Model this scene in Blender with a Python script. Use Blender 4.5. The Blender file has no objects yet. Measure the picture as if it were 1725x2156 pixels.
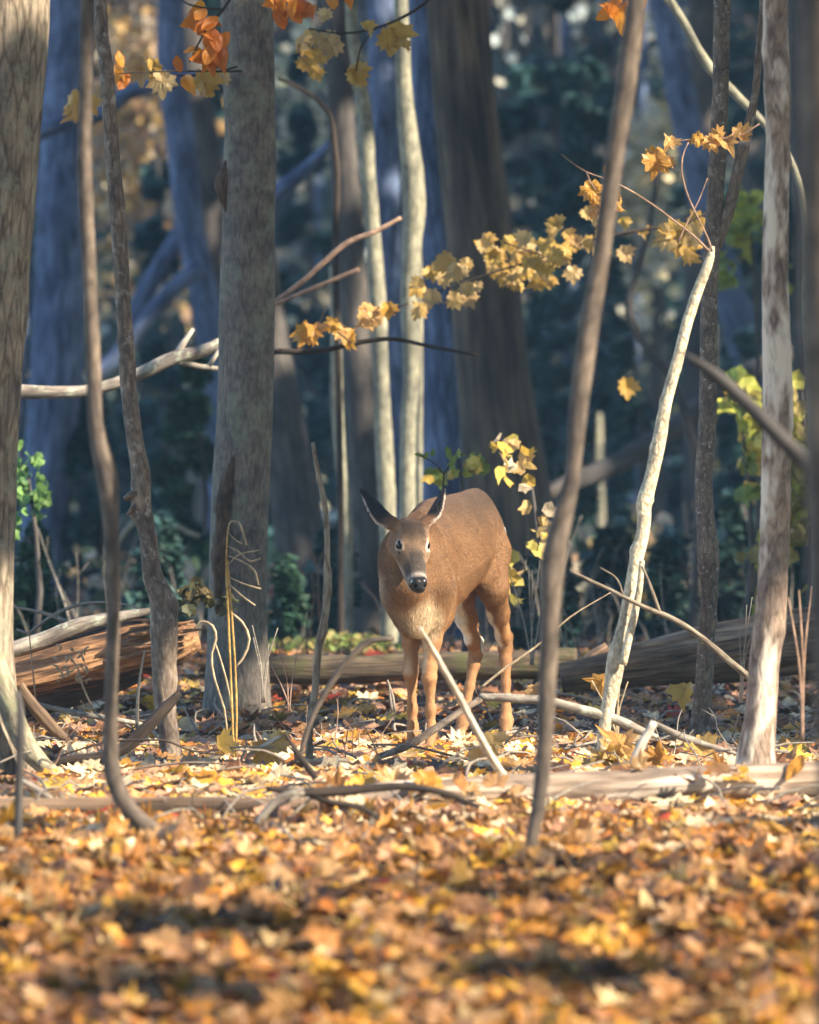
import bpy, math, random
import numpy as np
from mathutils import Vector, Matrix
random.seed(7); RNG = np.random.default_rng(7)
S = bpy.context.scene
COL = S.collection
# ------------------------------------------------------------------ camera, sky, sun
F = 12000.0; CX, HY = 862.5, 900.0            # focal length in picture units, picture centre, horizon row
CAMZ = 1.15
cam_d = bpy.data.cameras.new('camera'); cam = bpy.data.objects.new('camera', cam_d); COL.objects.link(cam)
cam.location = (0, 0, CAMZ); cam.rotation_euler = (math.radians(90), 0, 0)
cam_d.sensor_fit = 'VERTICAL'; cam_d.sensor_height = 36.0; cam_d.lens = F/2156*36
cam_d.shift_y = -(1078-HY)/2156
cam_d.clip_start = 0.1; cam_d.clip_end = 900
cam_d.dof.use_dof = True; cam_d.dof.focus_distance = 19.72; cam_d.dof.aperture_fstop = 3.7
S.camera = cam
SUN_EL, SUN_AZ = math.radians(34), math.radians(62)     # azimuth turned from straight behind the camera towards the right
SD = np.array([math.sin(SUN_AZ)*math.cos(SUN_EL), -math.cos(SUN_AZ)*math.cos(SUN_EL), math.sin(SUN_EL)])
W = bpy.data.worlds.new('World'); S.world = W; W.use_nodes = True
nt = W.node_tree; nt.nodes.clear()
sky = nt.nodes.new('ShaderNodeTexSky'); sky.sky_type = 'NISHITA'; sky.sun_disc = False
sky.sun_elevation = SUN_EL; sky.sun_rotation = math.pi - SUN_AZ; sky.dust_density = 0.0; sky.ozone_density = 5.0; sky.air_density = 1.3
bg = nt.nodes.new('ShaderNodeBackground'); bg.inputs[1].default_value = 0.15
wo = nt.nodes.new('ShaderNodeOutputWorld')
nt.links.new(sky.outputs[0], bg.inputs[0]); nt.links.new(bg.outputs[0], wo.inputs[0])
sl = bpy.data.lights.new('sun', 'SUN'); sl.energy = 5.0; sl.angle = math.radians(0.5); sl.color = (1.0, 0.86, 0.66)
sun = bpy.data.objects.new('sun', sl); COL.objects.link(sun)
sun.rotation_euler = Vector(SD).to_track_quat('Z', 'Y').to_euler()
vs = S.view_settings; vs.view_transform = 'Standard'; vs.look = 'None'; vs.gamma = 1.0; vs.use_curve_mapping = False
vs.exposure = 2.0
S.cycles.use_denoising = True
S.cycles.max_bounces = 6; S.cycles.diffuse_bounces = 3; S.cycles.transmission_bounces = 3; S.cycles.caustics_reflective = False
S.cycles.sample_clamp_indirect = 6

# ------------------------------------------------------------------ helpers
def at(px, py, D):                # a picture position at a distance, as a world point
    return np.array([(px-CX)/F*D, D, CAMZ-(py-HY)/F*D])
# ground height relative to the camera against distance
_gd = np.array([0, 4, 8, 10, 11.3, 12, 13, 14, 15, 16, 17, 18, 19, 20, 21, 22, 23, 26, 30, 40, 60, 75, 90, 120, 160])
_gz = np.array([-1.48, -1.39, -1.30, -1.255, -1.226, -1.18, -1.136, -1.107, -1.105, -1.110, -1.115, -1.122, -1.135, -1.15, -1.15, -1.13, -1.10, -1.11, -1.17, -1.33, -1.6, -0.5, 3.0, 14.0, 24.0])
def vnoise(x, y, s=1.0, seed=0):
    x = np.asarray(x, float)*s; y = np.asarray(y, float)*s
    r = 0
    for k, (a, b, c, w) in enumerate(((1.0, .37, 1.3, 1.), (-.61, 1.17, 4.1, .8), (1.9, -1.4, 2.2, .5), (2.3, 2.9, .7, .35), (-4.1, 3.3, 5.9, .2))):
        r = r + w*np.sin(a*x+b*y+c+seed*1.7+k+.8*np.sin(b*x*1.3-a*y*.7+seed))
    return r/2.85
def gz(x, y):
    b = np.interp(y, _gd, _gz)+CAMZ
    amp = np.clip((np.asarray(y)-22)/30, 0, 1)
    near = np.clip(1-np.abs(np.asarray(y)-20)/2.5, 0, 1)
    return b + (1-near)*.016*vnoise(x, y, 3.1) + amp*.25*vnoise(x, y, .35, 3)
def new_mesh(name, verts, faces, mat=None, parent=None, smooth=True, col=None, vcol=None, extra=None):
    """faces: (n,3) or (n,4) array or list of such arrays (tris then quads)"""
    me = bpy.data.meshes.new(name)
    verts = np.asarray(verts, np.float32)
    if isinstance(faces, np.ndarray): faces = [faces]
    faces = [np.asarray(f, np.int32) for f in faces if len(f)]
    me.vertices.add(len(verts)); me.vertices.foreach_set('co', verts.ravel())
    nl = sum(f.size for f in faces); nf = sum(len(f) for f in faces)
    me.loops.add(nl); me.polygons.add(nf)
    me.loops.foreach_set('vertex_index', np.concatenate([f.ravel() for f in faces]))
    tot = np.concatenate([np.full(len(f), f.shape[1], np.int32) for f in faces])
    st = np.concatenate([[0], np.cumsum(tot)[:-1]]).astype(np.int32)
    me.polygons.foreach_set('loop_start', st)
    try: me.polygons.foreach_set('loop_total', tot)
    except Exception: pass
    me.update(calc_edges=True)
    me.polygons.foreach_set('use_smooth', np.full(nf, smooth, bool))
    if vcol is not None:
        a = me.attributes.new('col', 'FLOAT_COLOR', 'POINT')
        c = np.ones((len(verts), 4), np.float32); c[:, :vcol.shape[1]] = vcol; a.data.foreach_set('color', c.ravel())
    for k, v in (extra or {}).items():
        if v.ndim == 2:
            a = me.attributes.new(k, 'FLOAT_VECTOR', 'POINT'); a.data.foreach_set('vector', v.astype(np.float32).ravel())
        else:
            a = me.attributes.new(k, 'FLOAT', 'POINT'); a.data.foreach_set('value', v.astype(np.float32))
    if mat: me.materials.append(mat)
    o = bpy.data.objects.new(name, me); COL.objects.link(o)
    if parent: o.parent = parent
    return o
def tag(o, label=None, cat=None, group=None, kind=None):
    if label: o['label'] = label
    if cat: o['category'] = cat
    if group: o['group'] = group
    if kind: o['kind'] = kind
    return o
def empty(name, loc=(0, 0, 0)):
    o = bpy.data.objects.new(name, None); o.location = loc; COL.objects.link(o); o.empty_display_size = .1
    return o
def nrm(v): 
    v = np.asarray(v, float); return v/(np.linalg.norm(v, axis=-1, keepdims=True)+1e-12)
def catmull(P, n_per):
    P = np.asarray(P, float); L = np.linalg.norm(np.diff(P[:, :3], axis=0), axis=1)+1e-9
    sl_ = np.diff(P, axis=0)/L[:, None]; m = np.vstack([sl_[:1], (sl_[:-1]*L[1:, None]+sl_[1:]*L[:-1, None])/(L[1:]+L[:-1])[:, None], sl_[-1:]])
    out = []
    for i in range(len(P)-1):
        n = n_per if np.isscalar(n_per) else n_per[i]
        t = np.linspace(0, 1, n, endpoint=False)[:, None]; h = L[i]
        out.append(P[i]*(1+2*t)*(1-t)**2+P[i+1]*t*t*(3-2*t)+h*m[i]*t*(1-t)**2-h*m[i+1]*t*t*(1-t))
    out.append(P[-1][None]); return np.vstack(out)
def tube_arrays(P, R, sides=12, seg=.05, rough=.05, seed=0, knobs=(), smooth_r=True, ribs=0, caps=True):
    """P points, R radii; returns verts, quads, tris, tc (bark coordinate), sweeps a noisy tapered limb"""
    P = np.asarray(P, float); R = np.asarray(R, float)
    L = np.linalg.norm(np.diff(P, axis=0), axis=1)
    npr = [max(2, int(l/seg)) for l in L]
    PR = catmull(np.hstack([P, R[:, None]]), npr)
    P = PR[:, :3]; R = np.maximum(PR[:, 3], .0006)
    n = len(P); T = nrm(np.gradient(P, axis=0))
    ref = np.array([0, -1., 0]) if abs(T[0][1]) < .8 else np.array([0, 0, 1.])
    u = nrm(ref-T[0]*np.dot(ref, T[0])); U = [u]
    for i in range(1, n):
        u = nrm(U[-1]-T[i]*np.dot(U[-1], T[i])); U.append(u)
    U = np.array(U); V = np.cross(T, U)
    s = np.concatenate([[0], np.cumsum(np.linalg.norm(np.diff(P, axis=0), axis=1))])
    a = np.linspace(0, 2*np.pi, sides, endpoint=False)
    A, SS = np.meshgrid(a, s); RR = R[:, None]
    k = 1/np.maximum(R.mean(), .01)
    d = rough*(vnoise(np.cos(A)*1.7+seed, SS*k*.55+np.sin(A)*1.7, 1.0, seed) + .5*vnoise(np.cos(A)*3+seed*2, SS*k*1.3+np.sin(A)*3, 1.3, seed+5))
    if ribs: d = d + ribs*vnoise(np.cos(A)*5+seed, np.sin(A)*5+SS*.9, 1.0, seed)+ribs*.6*vnoise(np.cos(A)*11+seed, np.sin(A)*11+SS*2.1, 1.0, seed+3)
    r = RR*(1+d)
    for (ks, ka, kr, kw) in knobs:      # position (m along), angle, relative height, width (m)
        da = np.angle(np.exp(1j*(A-ka)))
        r = r + RR*kr*np.exp(-((SS-ks)/kw)**2-(da*RR/kw)**2*.8)
    X = P[:, None]+r[..., None]*(np.cos(A)[..., None]*U[:, None]+np.sin(A)[..., None]*V[:, None])
    tc = np.stack([np.cos(A)*RR, np.sin(A)*RR, SS+0*A], -1).reshape(-1, 3)
    idx = np.arange(n*sides).reshape(n, sides); j = np.roll(idx, -1, 1)
    q = np.stack([idx[:-1], j[:-1], j[1:], idx[1:]], -1).reshape(-1, 4)
    v = X.reshape(-1, 3); tr = np.zeros((0, 3), int)
    if caps:
        c0, c1 = len(v), len(v)+1
        v = np.vstack([v, P[0], P[-1]]); tc = np.vstack([tc, [0, 0, 0], [0, 0, s[-1]]])
        tr = np.vstack([np.stack([j[0], idx[0], np.full(sides, c0)], -1), np.stack([idx[-1], j[-1], np.full(sides, c1)], -1)])
    return v, q, tr, tc
def tube(name, P, R, mat, parent=None, **kw):
    v, q, t, tc = tube_arrays(P, R, **kw)
    org = np.asarray(P[0], float)
    if parent is not None: org = np.array(parent.matrix_world.translation) if False else np.array(parent.location)
    o = new_mesh(name, v-org, [t, q], mat, parent, extra={'tc': tc})
    if parent is None: o.location = org
    return o
class Bag:                       # several tubes or faces joined into one mesh
    def __init__(s): s.v = []; s.q = []; s.t = []; s.tc = []; s.c = []; s.n = 0
    def tube(s, P, R, col=None, **kw):
        v, q, t, tc = tube_arrays(P, R, **kw); s.add(v, q, t, tc, col)
    def add(s, v, q=None, t=None, tc=None, col=None):
        s.v.append(v)
        if q is not None and len(q): s.q.append(q+s.n)
        if t is not None and len(t): s.t.append(t+s.n)
        s.tc.append(tc if tc is not None else v); 
        s.c.append(np.tile(col, (len(v), 1)) if col is not None and np.ndim(col) == 1 else (col if col is not None else np.ones((len(v), 3))))
        s.n += len(v)
    def build(s, name, mat, parent=None, org=(0, 0, 0), smooth=True):
        f = []
        if s.t: f.append(np.vstack(s.t))
        if s.q: f.append(np.vstack(s.q))
        o = new_mesh(name, np.vstack(s.v)-np.asarray(org), f, mat, parent, smooth, vcol=np.vstack(s.c), extra={'tc': np.vstack(s.tc)})
        if parent is None: o.location = org
        return o
# ------------------------------------------------------------------ materials
def nodes(name):
    m = bpy.data.materials.new(name); m.use_nodes = True; t = m.node_tree; t.nodes.clear()
    out = t.nodes.new('ShaderNodeOutputMaterial'); b = t.nodes.new('ShaderNodeBsdfPrincipled')
    t.links.new(b.outputs[0], out.inputs[0]); b.inputs['Roughness'].default_value = .8
    b.inputs['Specular IOR Level'].default_value = .25
    return m, t, b, out
def N(t, kind, **kw):
    n = t.nodes.new(kind)
    for k, v in kw.items():
        if k in n.inputs: n.inputs[k].default_value = v
        else: setattr(n, k, v)
    return n
def ramp(t, fac, stops):
    r = t.nodes.new('ShaderNodeValToRGB'); e = r.color_ramp.elements
    while len(e) < len(stops): e.new(.5)
    for el, (p, c) in zip(e, stops): el.position = p; el.color = (*c, 1) if len(c) == 3 else c
    t.links.new(fac, r.inputs[0]); return r
def mix(t, fac, a, b, mode='MIX'):
    m = t.nodes.new('ShaderNodeMix'); m.data_type = 'RGBA'; m.blend_type = mode
    for s, v in ((0, fac), (6, a), (7, b)):
        if hasattr(v, 'is_output') or isinstance(v, bpy.types.NodeSocket): t.links.new(v, m.inputs[s])
        else: m.inputs[s].default_value = (*v, 1) if isinstance(v, tuple) and len(v) == 3 else v
    return m.outputs[2]
def bark(name, dark, light, stretch=.22, scale=60, bump=.6, lichen=None, lich_amt=.5, lich_scale=14, patch=None, patch_lo=.5, patch_hi=.62, patch_scale=5, crack=.6):
    m, t, b, out = nodes(name)
    a = N(t, 'ShaderNodeAttribute', attribute_name='tc'); mp = N(t, 'ShaderNodeMapping'); mp.inputs['Scale'].default_value = (1, 1, stretch)
    t.links.new(a.outputs['Vector'], mp.inputs[0])
    n1 = N(t, 'ShaderNodeTexNoise', Scale=scale, Detail=6, Roughness=.65, Distortion=.4); t.links.new(mp.outputs[0], n1.inputs[0])
    n2 = N(t, 'ShaderNodeTexNoise', Scale=scale*.16, Detail=3); t.links.new(a.outputs['Vector'], n2.inputs[0])
    w = N(t, 'ShaderNodeTexVoronoi', Scale=scale*.55); w.feature = 'DISTANCE_TO_EDGE'; t.links.new(mp.outputs[0], w.inputs[0])
    c = ramp(t, n1.outputs[0], [(.33, dark), (.62, light)]).outputs[0]
    dk = ramp(t, w.outputs[0], [(.0, (.45, .42, .4)), (.14, (1, 1, 1))]).outputs[0]
    c = mix(t, crack, c, dk, 'MULTIPLY')
    lg = ramp(t, n2.outputs[0], [(.35, (.62, .62, .64)), (.65, (1.15, 1.12, 1.06))]).outputs[0]
    c = mix(t, 1.0, c, lg, 'MULTIPLY')
    if lichen:
        n3 = N(t, 'ShaderNodeTexNoise', Scale=lich_scale, Detail=5, Roughness=.7); t.links.new(a.outputs['Vector'], n3.inputs[0])
        f = ramp(t, n3.outputs[0], [(.60-.20*lich_amt, (0, 0, 0)), (.74-.2*lich_amt, (.75, .75, .75))]).outputs[0]
        c = mix(t, f, c, lichen)
    if patch:
        n4 = N(t, 'ShaderNodeTexNoise', Scale=patch_scale, Detail=4, Roughness=.6); t.links.new(mp.outputs[0], n4.inputs[0])
        f = ramp(t, n4.outputs[0], [(patch_lo, (0, 0, 0)), (patch_hi, (1, 1, 1))]).outputs[0]
        c = mix(t, f, c, patch)
    t.links.new(c, b.inputs['Base Color']); b.inputs['Roughness'].default_value = .85
    bp = N(t, 'ShaderNodeBump', Strength=bump, Distance=.006)
    ad = N(t, 'ShaderNodeMath', operation='ADD'); t.links.new(n1.outputs[0], ad.inputs[0])
    mn = N(t, 'ShaderNodeMath', operation='MINIMUM'); t.links.new(w.outputs[0], mn.inputs[0]); mn.inputs[1].default_value = .2
    t.links.new(mn.outputs[0], ad.inputs[1]); t.links.new(ad.outputs[0], bp.inputs['Height']); t.links.new(bp.outputs[0], b.inputs['Normal'])
    return m
def leaf_mat(name, cols=None, trans=.35, rough=.55, sat=None):
    """cols None: colour from the 'col' attribute; else a ramp over a random value per object"""
    m, t, b, out = nodes(name)
    if cols is None:
        c = N(t, 'ShaderNodeAttribute', attribute_name='col').outputs['Color']
    else:
        oi = N(t, 'ShaderNodeObjectInfo'); c = ramp(t, oi.outputs['Random'], cols).outputs[0]
    g = N(t, 'ShaderNodeTexCoord'); n = N(t, 'ShaderNodeTexNoise', Scale=35, Detail=4, Roughness=.65); t.links.new(g.outputs['Object'], n.inputs[0])
    v = ramp(t, n.outputs[0], [(.3, (.5, .42, .36)), (.5, (1, 1, 1)), (.75, (1.18, 1.12, 1.0))]).outputs[0]
    c = mix(t, .85, c, v, 'MULTIPLY')
    t.links.new(c, b.inputs['Base Color']); b.inputs['Roughness'].default_value = rough; b.inputs['Specular IOR Level'].default_value = .35
    tr = N(t, 'ShaderNodeBsdfTranslucent'); t.links.new(c, tr.inputs[0])
    mx = N(t, 'ShaderNodeMixShader'); mx.inputs[0].default_value = trans
    t.links.new(b.outputs[0], mx.inputs[1]); t.links.new(tr.outputs[0], mx.inputs[2]); t.links.new(mx.outputs[0], out.inputs[0])
    return m
# ------------------------------------------------------------------ ground
ys = np.concatenate([np.linspace(-60, 6, 24), np.arange(6.5, 24, .12), np.arange(24.2, 40, .35), np.arange(40.5, 80, 1.0), np.arange(82, 170, 3.0)])
us = np.concatenate([np.linspace(-60, -4, 14), np.linspace(-3.8, 3.8, 90), np.linspace(4, 60, 14)])
GX, GY = np.meshgrid(us, ys); GX = GX*np.where(np.abs(GX) > 3.9, 1, np.clip(GY/18, 1, 4)); GX = np.sort(GX, axis=1)
GZ = gz(GX, GY)
i_ = np.arange(GX.size).reshape(GX.shape)
gq = np.stack([i_[:-1, :-1], i_[:-1, 1:], i_[1:, 1:], i_[1:, :-1]], -1).reshape(-1, 4)
gm, gt, gb, go_ = nodes('soil')
_g = N(gt, 'ShaderNodeTexCoord'); _n = N(gt, 'ShaderNodeTexNoise', Scale=9, Detail=8, Roughness=.7); gt.links.new(_g.outputs['Object'], _n.inputs[0])
_v = N(gt, 'ShaderNodeTexVoronoi', Scale=14); gt.links.new(_g.outputs['Object'], _v.inputs[0])
_c = ramp(gt, _n.outputs[0], [(.3, (.035, .024, .018)), (.5, (.10, .062, .035)), (.7, (.22, .13, .065))]).outputs[0]
_c2 = ramp(gt, _v.outputs['Color'], [(.2, (.5, .45, .45)), (.8, (1.5, 1.2, .9))]).outputs[0]
gt.links.new(mix(gt, .8, _c, _c2, 'MULTIPLY'), gb.inputs['Base Color'])
_bp = N(gt, 'ShaderNodeBump', Strength=.8, Distance=.05); gt.links.new(_n.outputs[0], _bp.inputs['Height']); gt.links.new(_bp.outputs[0], gb.inputs['Normal'])
floor = new_mesh('forest_floor', np.stack([GX, GY, GZ], -1).reshape(-1, 3), gq, gm); tag(floor, 'leaf strewn forest floor', kind='structure')

# ------------------------------------------------------------------ leaves
_h = [(.03, -.41), (.14, -.47), (.25, -.40), (.30, -.27), (.50, -.24), (.42, -.08), (.58, .11), (.45, .14), (.33, .15), (.37, .37), (.26, .34), (.17, .29), (.12, .45), (0, .62)]
MAPLE = np.array(_h+[(-x, y) for x, y in _h[-2::-1]])
_o = [(.02, -.5), (.15, -.38), (.24, -.16), (.26, .06), (.20, .27), (.09, .43), (0, .54)]
BEECH = np.array(_o+[(-x, y) for x, y in _o[-2::-1]])
_k = [(.02, -.55), (.06, -.40), (.20, -.36), (.11, -.22), (.28, -.10), (.14, .0), (.32, .16), (.15, .22), (.18, .42), (0, .58)]
OAK = np.array(_k+[(-x, y) for x, y in _k[-2::-1]])
SIMPLE = np.array([(0, -.45), (.4, -.25), (.45, .15), (.15, .3), (0, .52), (-.15, .28), (-.45, .12), (-.38, -.27)])
def leaf_shape(kind, seed, curl=.5):
    r = np.random.default_rng(seed); o = kind.copy(); o = o*(1+r.normal(0, .05, o.shape))
    ring = o*.5+np.array([0, -.04]); pts = np.vstack([[[0, -.05]], ring, o]) if len(o) > 9 else np.vstack([[[0, -.05]], o])
    x, y = pts[:, 0], pts[:, 1]
    k = r.normal(0, 1, 5)*curl
    z = k[0]*1.1*x*x+k[1]*.8*y*y+k[2]*.9*x*y+abs(k[3])*.35*np.abs(x)+.10*curl*np.sin(9*x+k[4]*5)*np.cos(8*y+k[4])
    n = len(o); f = []
    if len(o) > 9:
        a = np.arange(n); b = (a+1) % n
        f = np.vstack([np.stack([0*a, 1+a, 1+b], -1), np.stack([1+a, 1+n+a, 1+n+b], -1), np.stack([1+a, 1+n+b, 1+b], -1)])
    else:
        a = np.arange(n); f = np.stack([0*a, 1+a, 1+(a+1) % n], -1)
    return np.stack([x, y, z], -1), f
def rot_from(nrml, spin):
    """(n,3) normals and spins to (n,3,3) with columns x,y,z"""
    nz = nrm(nrml); ref = np.where(np.abs(nz[:, 2:3]) < .9, [[0, 0, 1.]], [[1., 0, 0]]); x = nrm(np.cross(ref, nz)); y = np.cross(nz, x)
    c, s = np.cos(spin)[:, None], np.sin(spin)[:, None]
    return np.stack([x*c+y*s, -x*s+y*c, nz], -1)
def leaves_mesh(name, P, Nn, size, colr, shapes, mat, parent=None, spin=None, org=(0, 0, 0)):
    n = len(P); which = RNG.integers(0, len(shapes), n); spin = RNG.uniform(0, 6.28, n) if spin is None else spin
    vs_, fs_, cs_ = [], [], []; off = 0
    for k, (sv, sf) in enumerate(shapes):
        m = which == k
        if not m.any(): continue
        R = rot_from(Nn[m], spin[m]); v = np.einsum('nij,kj->nki', R, sv)*size[m][:, None, None]+P[m][:, None]
        vs_.append(v.reshape(-1, 3)); q = sf[None]+(np.arange(m.sum())*len(sv))[:, None, None]+off; fs_.append(q.reshape(-1, 3)); off += m.sum()*len(sv)
        shade = 1+.12*RNG.normal(0, 1, (m.sum(), len(sv), 1)); cs_.append((colr[m][:, None]*shade).reshape(-1, 3))
    return new_mesh(name, np.vstack(vs_)-np.asarray(org), np.vstack(fs_), mat, parent, False, vcol=np.clip(np.vstack(cs_), 0, 1))
PAL = np.array([(.50, .24, .030), (.40, .15, .025), (.36, .20, .085), (.58, .46, .29), (.15, .070, .032), (.40, .22, .13), (.58, .36, .045), (.32, .045, .02), (.085, .045, .025), (.24, .17, .04)])
def pick(n, w): 
    w = np.array(w, float); return PAL[RNG.choice(len(PAL), n, p=w/w.sum())]*RNG.uniform(.75, 1.25, (n, 1))
M_leaf = leaf_mat('fallen_leaf_litter', None, .22, .5)
mp = [leaf_shape(MAPLE, i, .50) for i in range(9)]+[leaf_shape(BEECH, 40+i, .6) for i in range(3)]+[leaf_shape(OAK, 60+i, .5) for i in range(2)]
mp2 = [leaf_shape(MAPLE, 300+i, .32) for i in range(9)]+[leaf_shape(BEECH, 340+i, .4) for i in range(3)]+[leaf_shape(OAK, 360+i, .4) for i in range(2)]
sp = [leaf_shape(SIMPLE, i, .7) for i in range(8)]
def litter(name, d0, d1, dens, shapes, w, smin_, smax_, tilt, lift, spread=.11, label=None):
    a = spread*(d1*d1-d0*d0); n = int(a*dens)
    D = np.sqrt(RNG.uniform(d0*d0, d1*d1, n)); X = RNG.uniform(-1, 1, n)*spread*D
    Z = gz(X, D)+RNG.uniform(0, 1, n)**1.5*lift+.008
    Nn = np.stack([RNG.normal(0, tilt, n), RNG.normal(0, tilt, n)-.12, np.ones(n)], -1)
    o = leaves_mesh(name, np.stack([X, D, Z], -1), Nn, RNG.uniform(smin_, smax_, n), pick(n, w), shapes, M_leaf)
    tag(o, label, kind='stuff')
WF = [24, 9, 30, 8, 24, 12, 12, .2, 10, 8]; WM = [12, 7, 24, 36, 12, 16, 7, .8, 6, 2]; WB = [5, 6, 18, 12, 25, 14, 5, 3, 25, 6]  # WM weighted to pale leaves so the sunlit strip comes out brighter
PAL *= np.array([.61, .54, .40])  # near leaves darkened in colour, standing in for canopy shade
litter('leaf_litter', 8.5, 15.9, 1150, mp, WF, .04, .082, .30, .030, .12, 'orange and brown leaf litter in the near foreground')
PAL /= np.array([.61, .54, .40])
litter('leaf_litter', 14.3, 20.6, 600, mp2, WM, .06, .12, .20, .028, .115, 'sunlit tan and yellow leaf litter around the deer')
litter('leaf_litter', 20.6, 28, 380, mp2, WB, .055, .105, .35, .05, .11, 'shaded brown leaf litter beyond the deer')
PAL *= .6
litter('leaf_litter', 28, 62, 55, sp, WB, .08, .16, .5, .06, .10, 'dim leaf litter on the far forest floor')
# the largest leaves, one by one
M_leaf1 = leaf_mat('fallen_leaf', [(0, (.36, .17, .02)), (.15, (.27, .11, .02)), (.35, (.26, .14, .055)), (.5, (.34, .21, .09)), (.7, (.10, .045, .018)), (.85, (.22, .11, .042)), (.93, (.42, .24, .03)), (1, (.24, .12, .05))], .22, .5)
leaf_me = []
for i, (v, f) in enumerate(mp):
    o = new_mesh('leaf', v, f, M_leaf1, None, False); leaf_me.append(o.data); bpy.data.objects.remove(o)
def put_leaf(p, n_, spin, size, me, parent, mat=None):
    o = bpy.data.objects.new('leaf', me); COL.objects.link(o)
    R = rot_from(np.array([n_], float), np.array([spin]))[0]*size
    M = Matrix([[*R[0], p[0]], [*R[1], p[1]], [*R[2], p[2]], [0, 0, 0, 1]])
    if parent is not None:
        o.parent = parent; M = Matrix.Translation(-Vector(parent.location)) @ M
    o.matrix_local = M
    return o
for i in range(290):
    D = 11.0+4.2*(i/290)**1.2; x = random.uniform(-.072, .072)*D
    put_leaf((x, D, float(gz(x, D))+random.uniform(.035, .06)), (random.gauss(0, .4), random.gauss(-.2, .4), 1), random.uniform(0, 6.28), random.uniform(.06, .095), random.choice(leaf_me), floor)
# ------------------------------------------------------------------ trees and stems (picture rows, widths and distances turned into real places)
B_near = bark('bark_maple_grey_brown', (.105, .085, .066), (.29, .245, .19), .22, 50, 1.3, crack=.95, lichen=(.22, .22, .165), lich_amt=.45)
B_beech = bark('bark_smooth_grey', (.070, .060, .053), (.165, .143, .125), .30, 75, .8, lichen=(.16, .17, .13), lich_amt=.5, lich_scale=7, crack=.2)
B_dark = bark('bark_dark_brown', (.07, .055, .045), (.17, .14, .115), .4, 70, .7, lichen=(.45, .44, .40), lich_amt=.12, lich_scale=55)
B_scaly = bark('bark_scaly_brown', (.09, .068, .055), (.22, .175, .14), .35, 55, .9, lichen=(.36, .34, .30), lich_amt=.22, lich_scale=22)
B_pale = bark('bark_pale_cream', (.36, .30, .21), (.62, .55, .41), .6, 80, 1.0, crack=.55, lichen=(.55, .55, .42), lich_amt=.3, lich_scale=12)
B_peel = bark('bark_peeling_tan', (.15, .105, .08), (.29, .225, .18), .35, 60, 1.0, patch=(.52, .455, .375), patch_lo=.49, patch_hi=.57, patch_scale=7)
B_stem = bark('bark_plain_stem', (.06, .048, .040), (.135, .108, .088), .4, 40, .3)
B_blue = bark('bark_far_blue_shade', (.026, .042, .090), (.125, .175, .315), .15, 30, 1.2)  # blue of sky-lit shade painted into the bark colour
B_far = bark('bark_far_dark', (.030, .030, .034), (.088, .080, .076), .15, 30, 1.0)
B_birch = bark('bark_pale_green_grey', (.12, .12, .095), (.26, .255, .195), .5, 30, .4, crack=.3, patch=(.07, .065, .06), patch_lo=.56, patch_hi=.66, patch_scale=5)  # dark patches paint shadow blotches onto the pale stems
B_big = bark('bark_massive_furrowed', (.014, .011, .009), (.105, .082, .060), .10, 16, 1.5)
B_dead = bark('wood_dead_grey', (.13, .11, .095), (.34, .30, .26), .12, 50, .8, lichen=(.42, .46, .36), lich_amt=.4, lich_scale=25)
B_dkdead = bark('wood_dead_dark', (.016, .012, .010), (.062, .046, .037), .12, 50, 1.0)
B_pstick = bark('wood_barkless_white', (.36, .32, .27), (.58, .53, .46), .2, 60, .5)
B_straw = bark('straw_stem_gold', (.32, .19, .05), (.50, .33, .11), .3, 140, .5)
B_strawp = bark('straw_stem_pale', (.28, .21, .13), (.48, .39, .27), .3, 140, .5)
B_twig = bark('twig_brown', (.18, .11, .08), (.38, .26, .19), .3, 90, .2)

def path(pts, D, D1=None, up=0):
    """pts: (px, py, width) from the top down; returns world points and radii from the base up"""
    n = len(pts); out = []; R = []
    for i, (x, y, w) in enumerate(pts):
        d = D if D1 is None else D+(D1-D)*i/(n-1)
        out.append(at(x, y, d)); R.append(w/2/F*d)
    P = np.array(out)[::-1]; R = np.array(R)[::-1]
    if up:
        a = nrm(P[-1]-P[-2]); a = nrm(a*.5+np.array([0, 0, 1.])*.5)
        P = np.vstack([P, P[-1]+a*up*.5, P[-1]+a*up+np.array([.1, .1, 0])]); R = np.append(R, [R[-1]*.8, R[-1]*.4])
    return P, R
TREES = []
def tree(name, label, cat, pts, D, mat, up=6, group=None, knobs=(), rough=.05, ribs=0, seg=.05, sides=20, flare=1.25, root=True, D1=None, part='trunk', sink=.06):
    P, R = path(pts, D, D1, up)
    if root:
        b = P[0].copy(); g = float(gz(b[0], b[1]))
        if b[2]-g > .08: P = np.vstack([[b[0], b[1], g+.02], P]); R = np.append(R[0]*flare, R)
        P = np.vstack([[P[0][0], P[0][1], g-sink], P]); R = np.append(R[0]*1.1, R)
    e = empty(name, tuple(P[0])); tag(e, label, cat, group)
    seed = (len(TREES)*1.37) % 9
    t = tube(part, P, R, mat, e, sides=sides, seg=seg, rough=rough, ribs=ribs, seed=seed, knobs=knobs)
    TREES.append((e, P, R)); return e
def limb(name, par, pts, D, mat, D1=None, sides=10, seg=.04, rough=.08, seed=1., label=None, knobs=()):
    P, R = path(pts[::-1], D, D1) if D1 is None else path(pts[::-1], D1, D)
    o = tube(name, P, R, mat, par, sides=sides, seg=seg, rough=rough, seed=seed, knobs=knobs)
    if label: o['label'] = label
    return o
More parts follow.
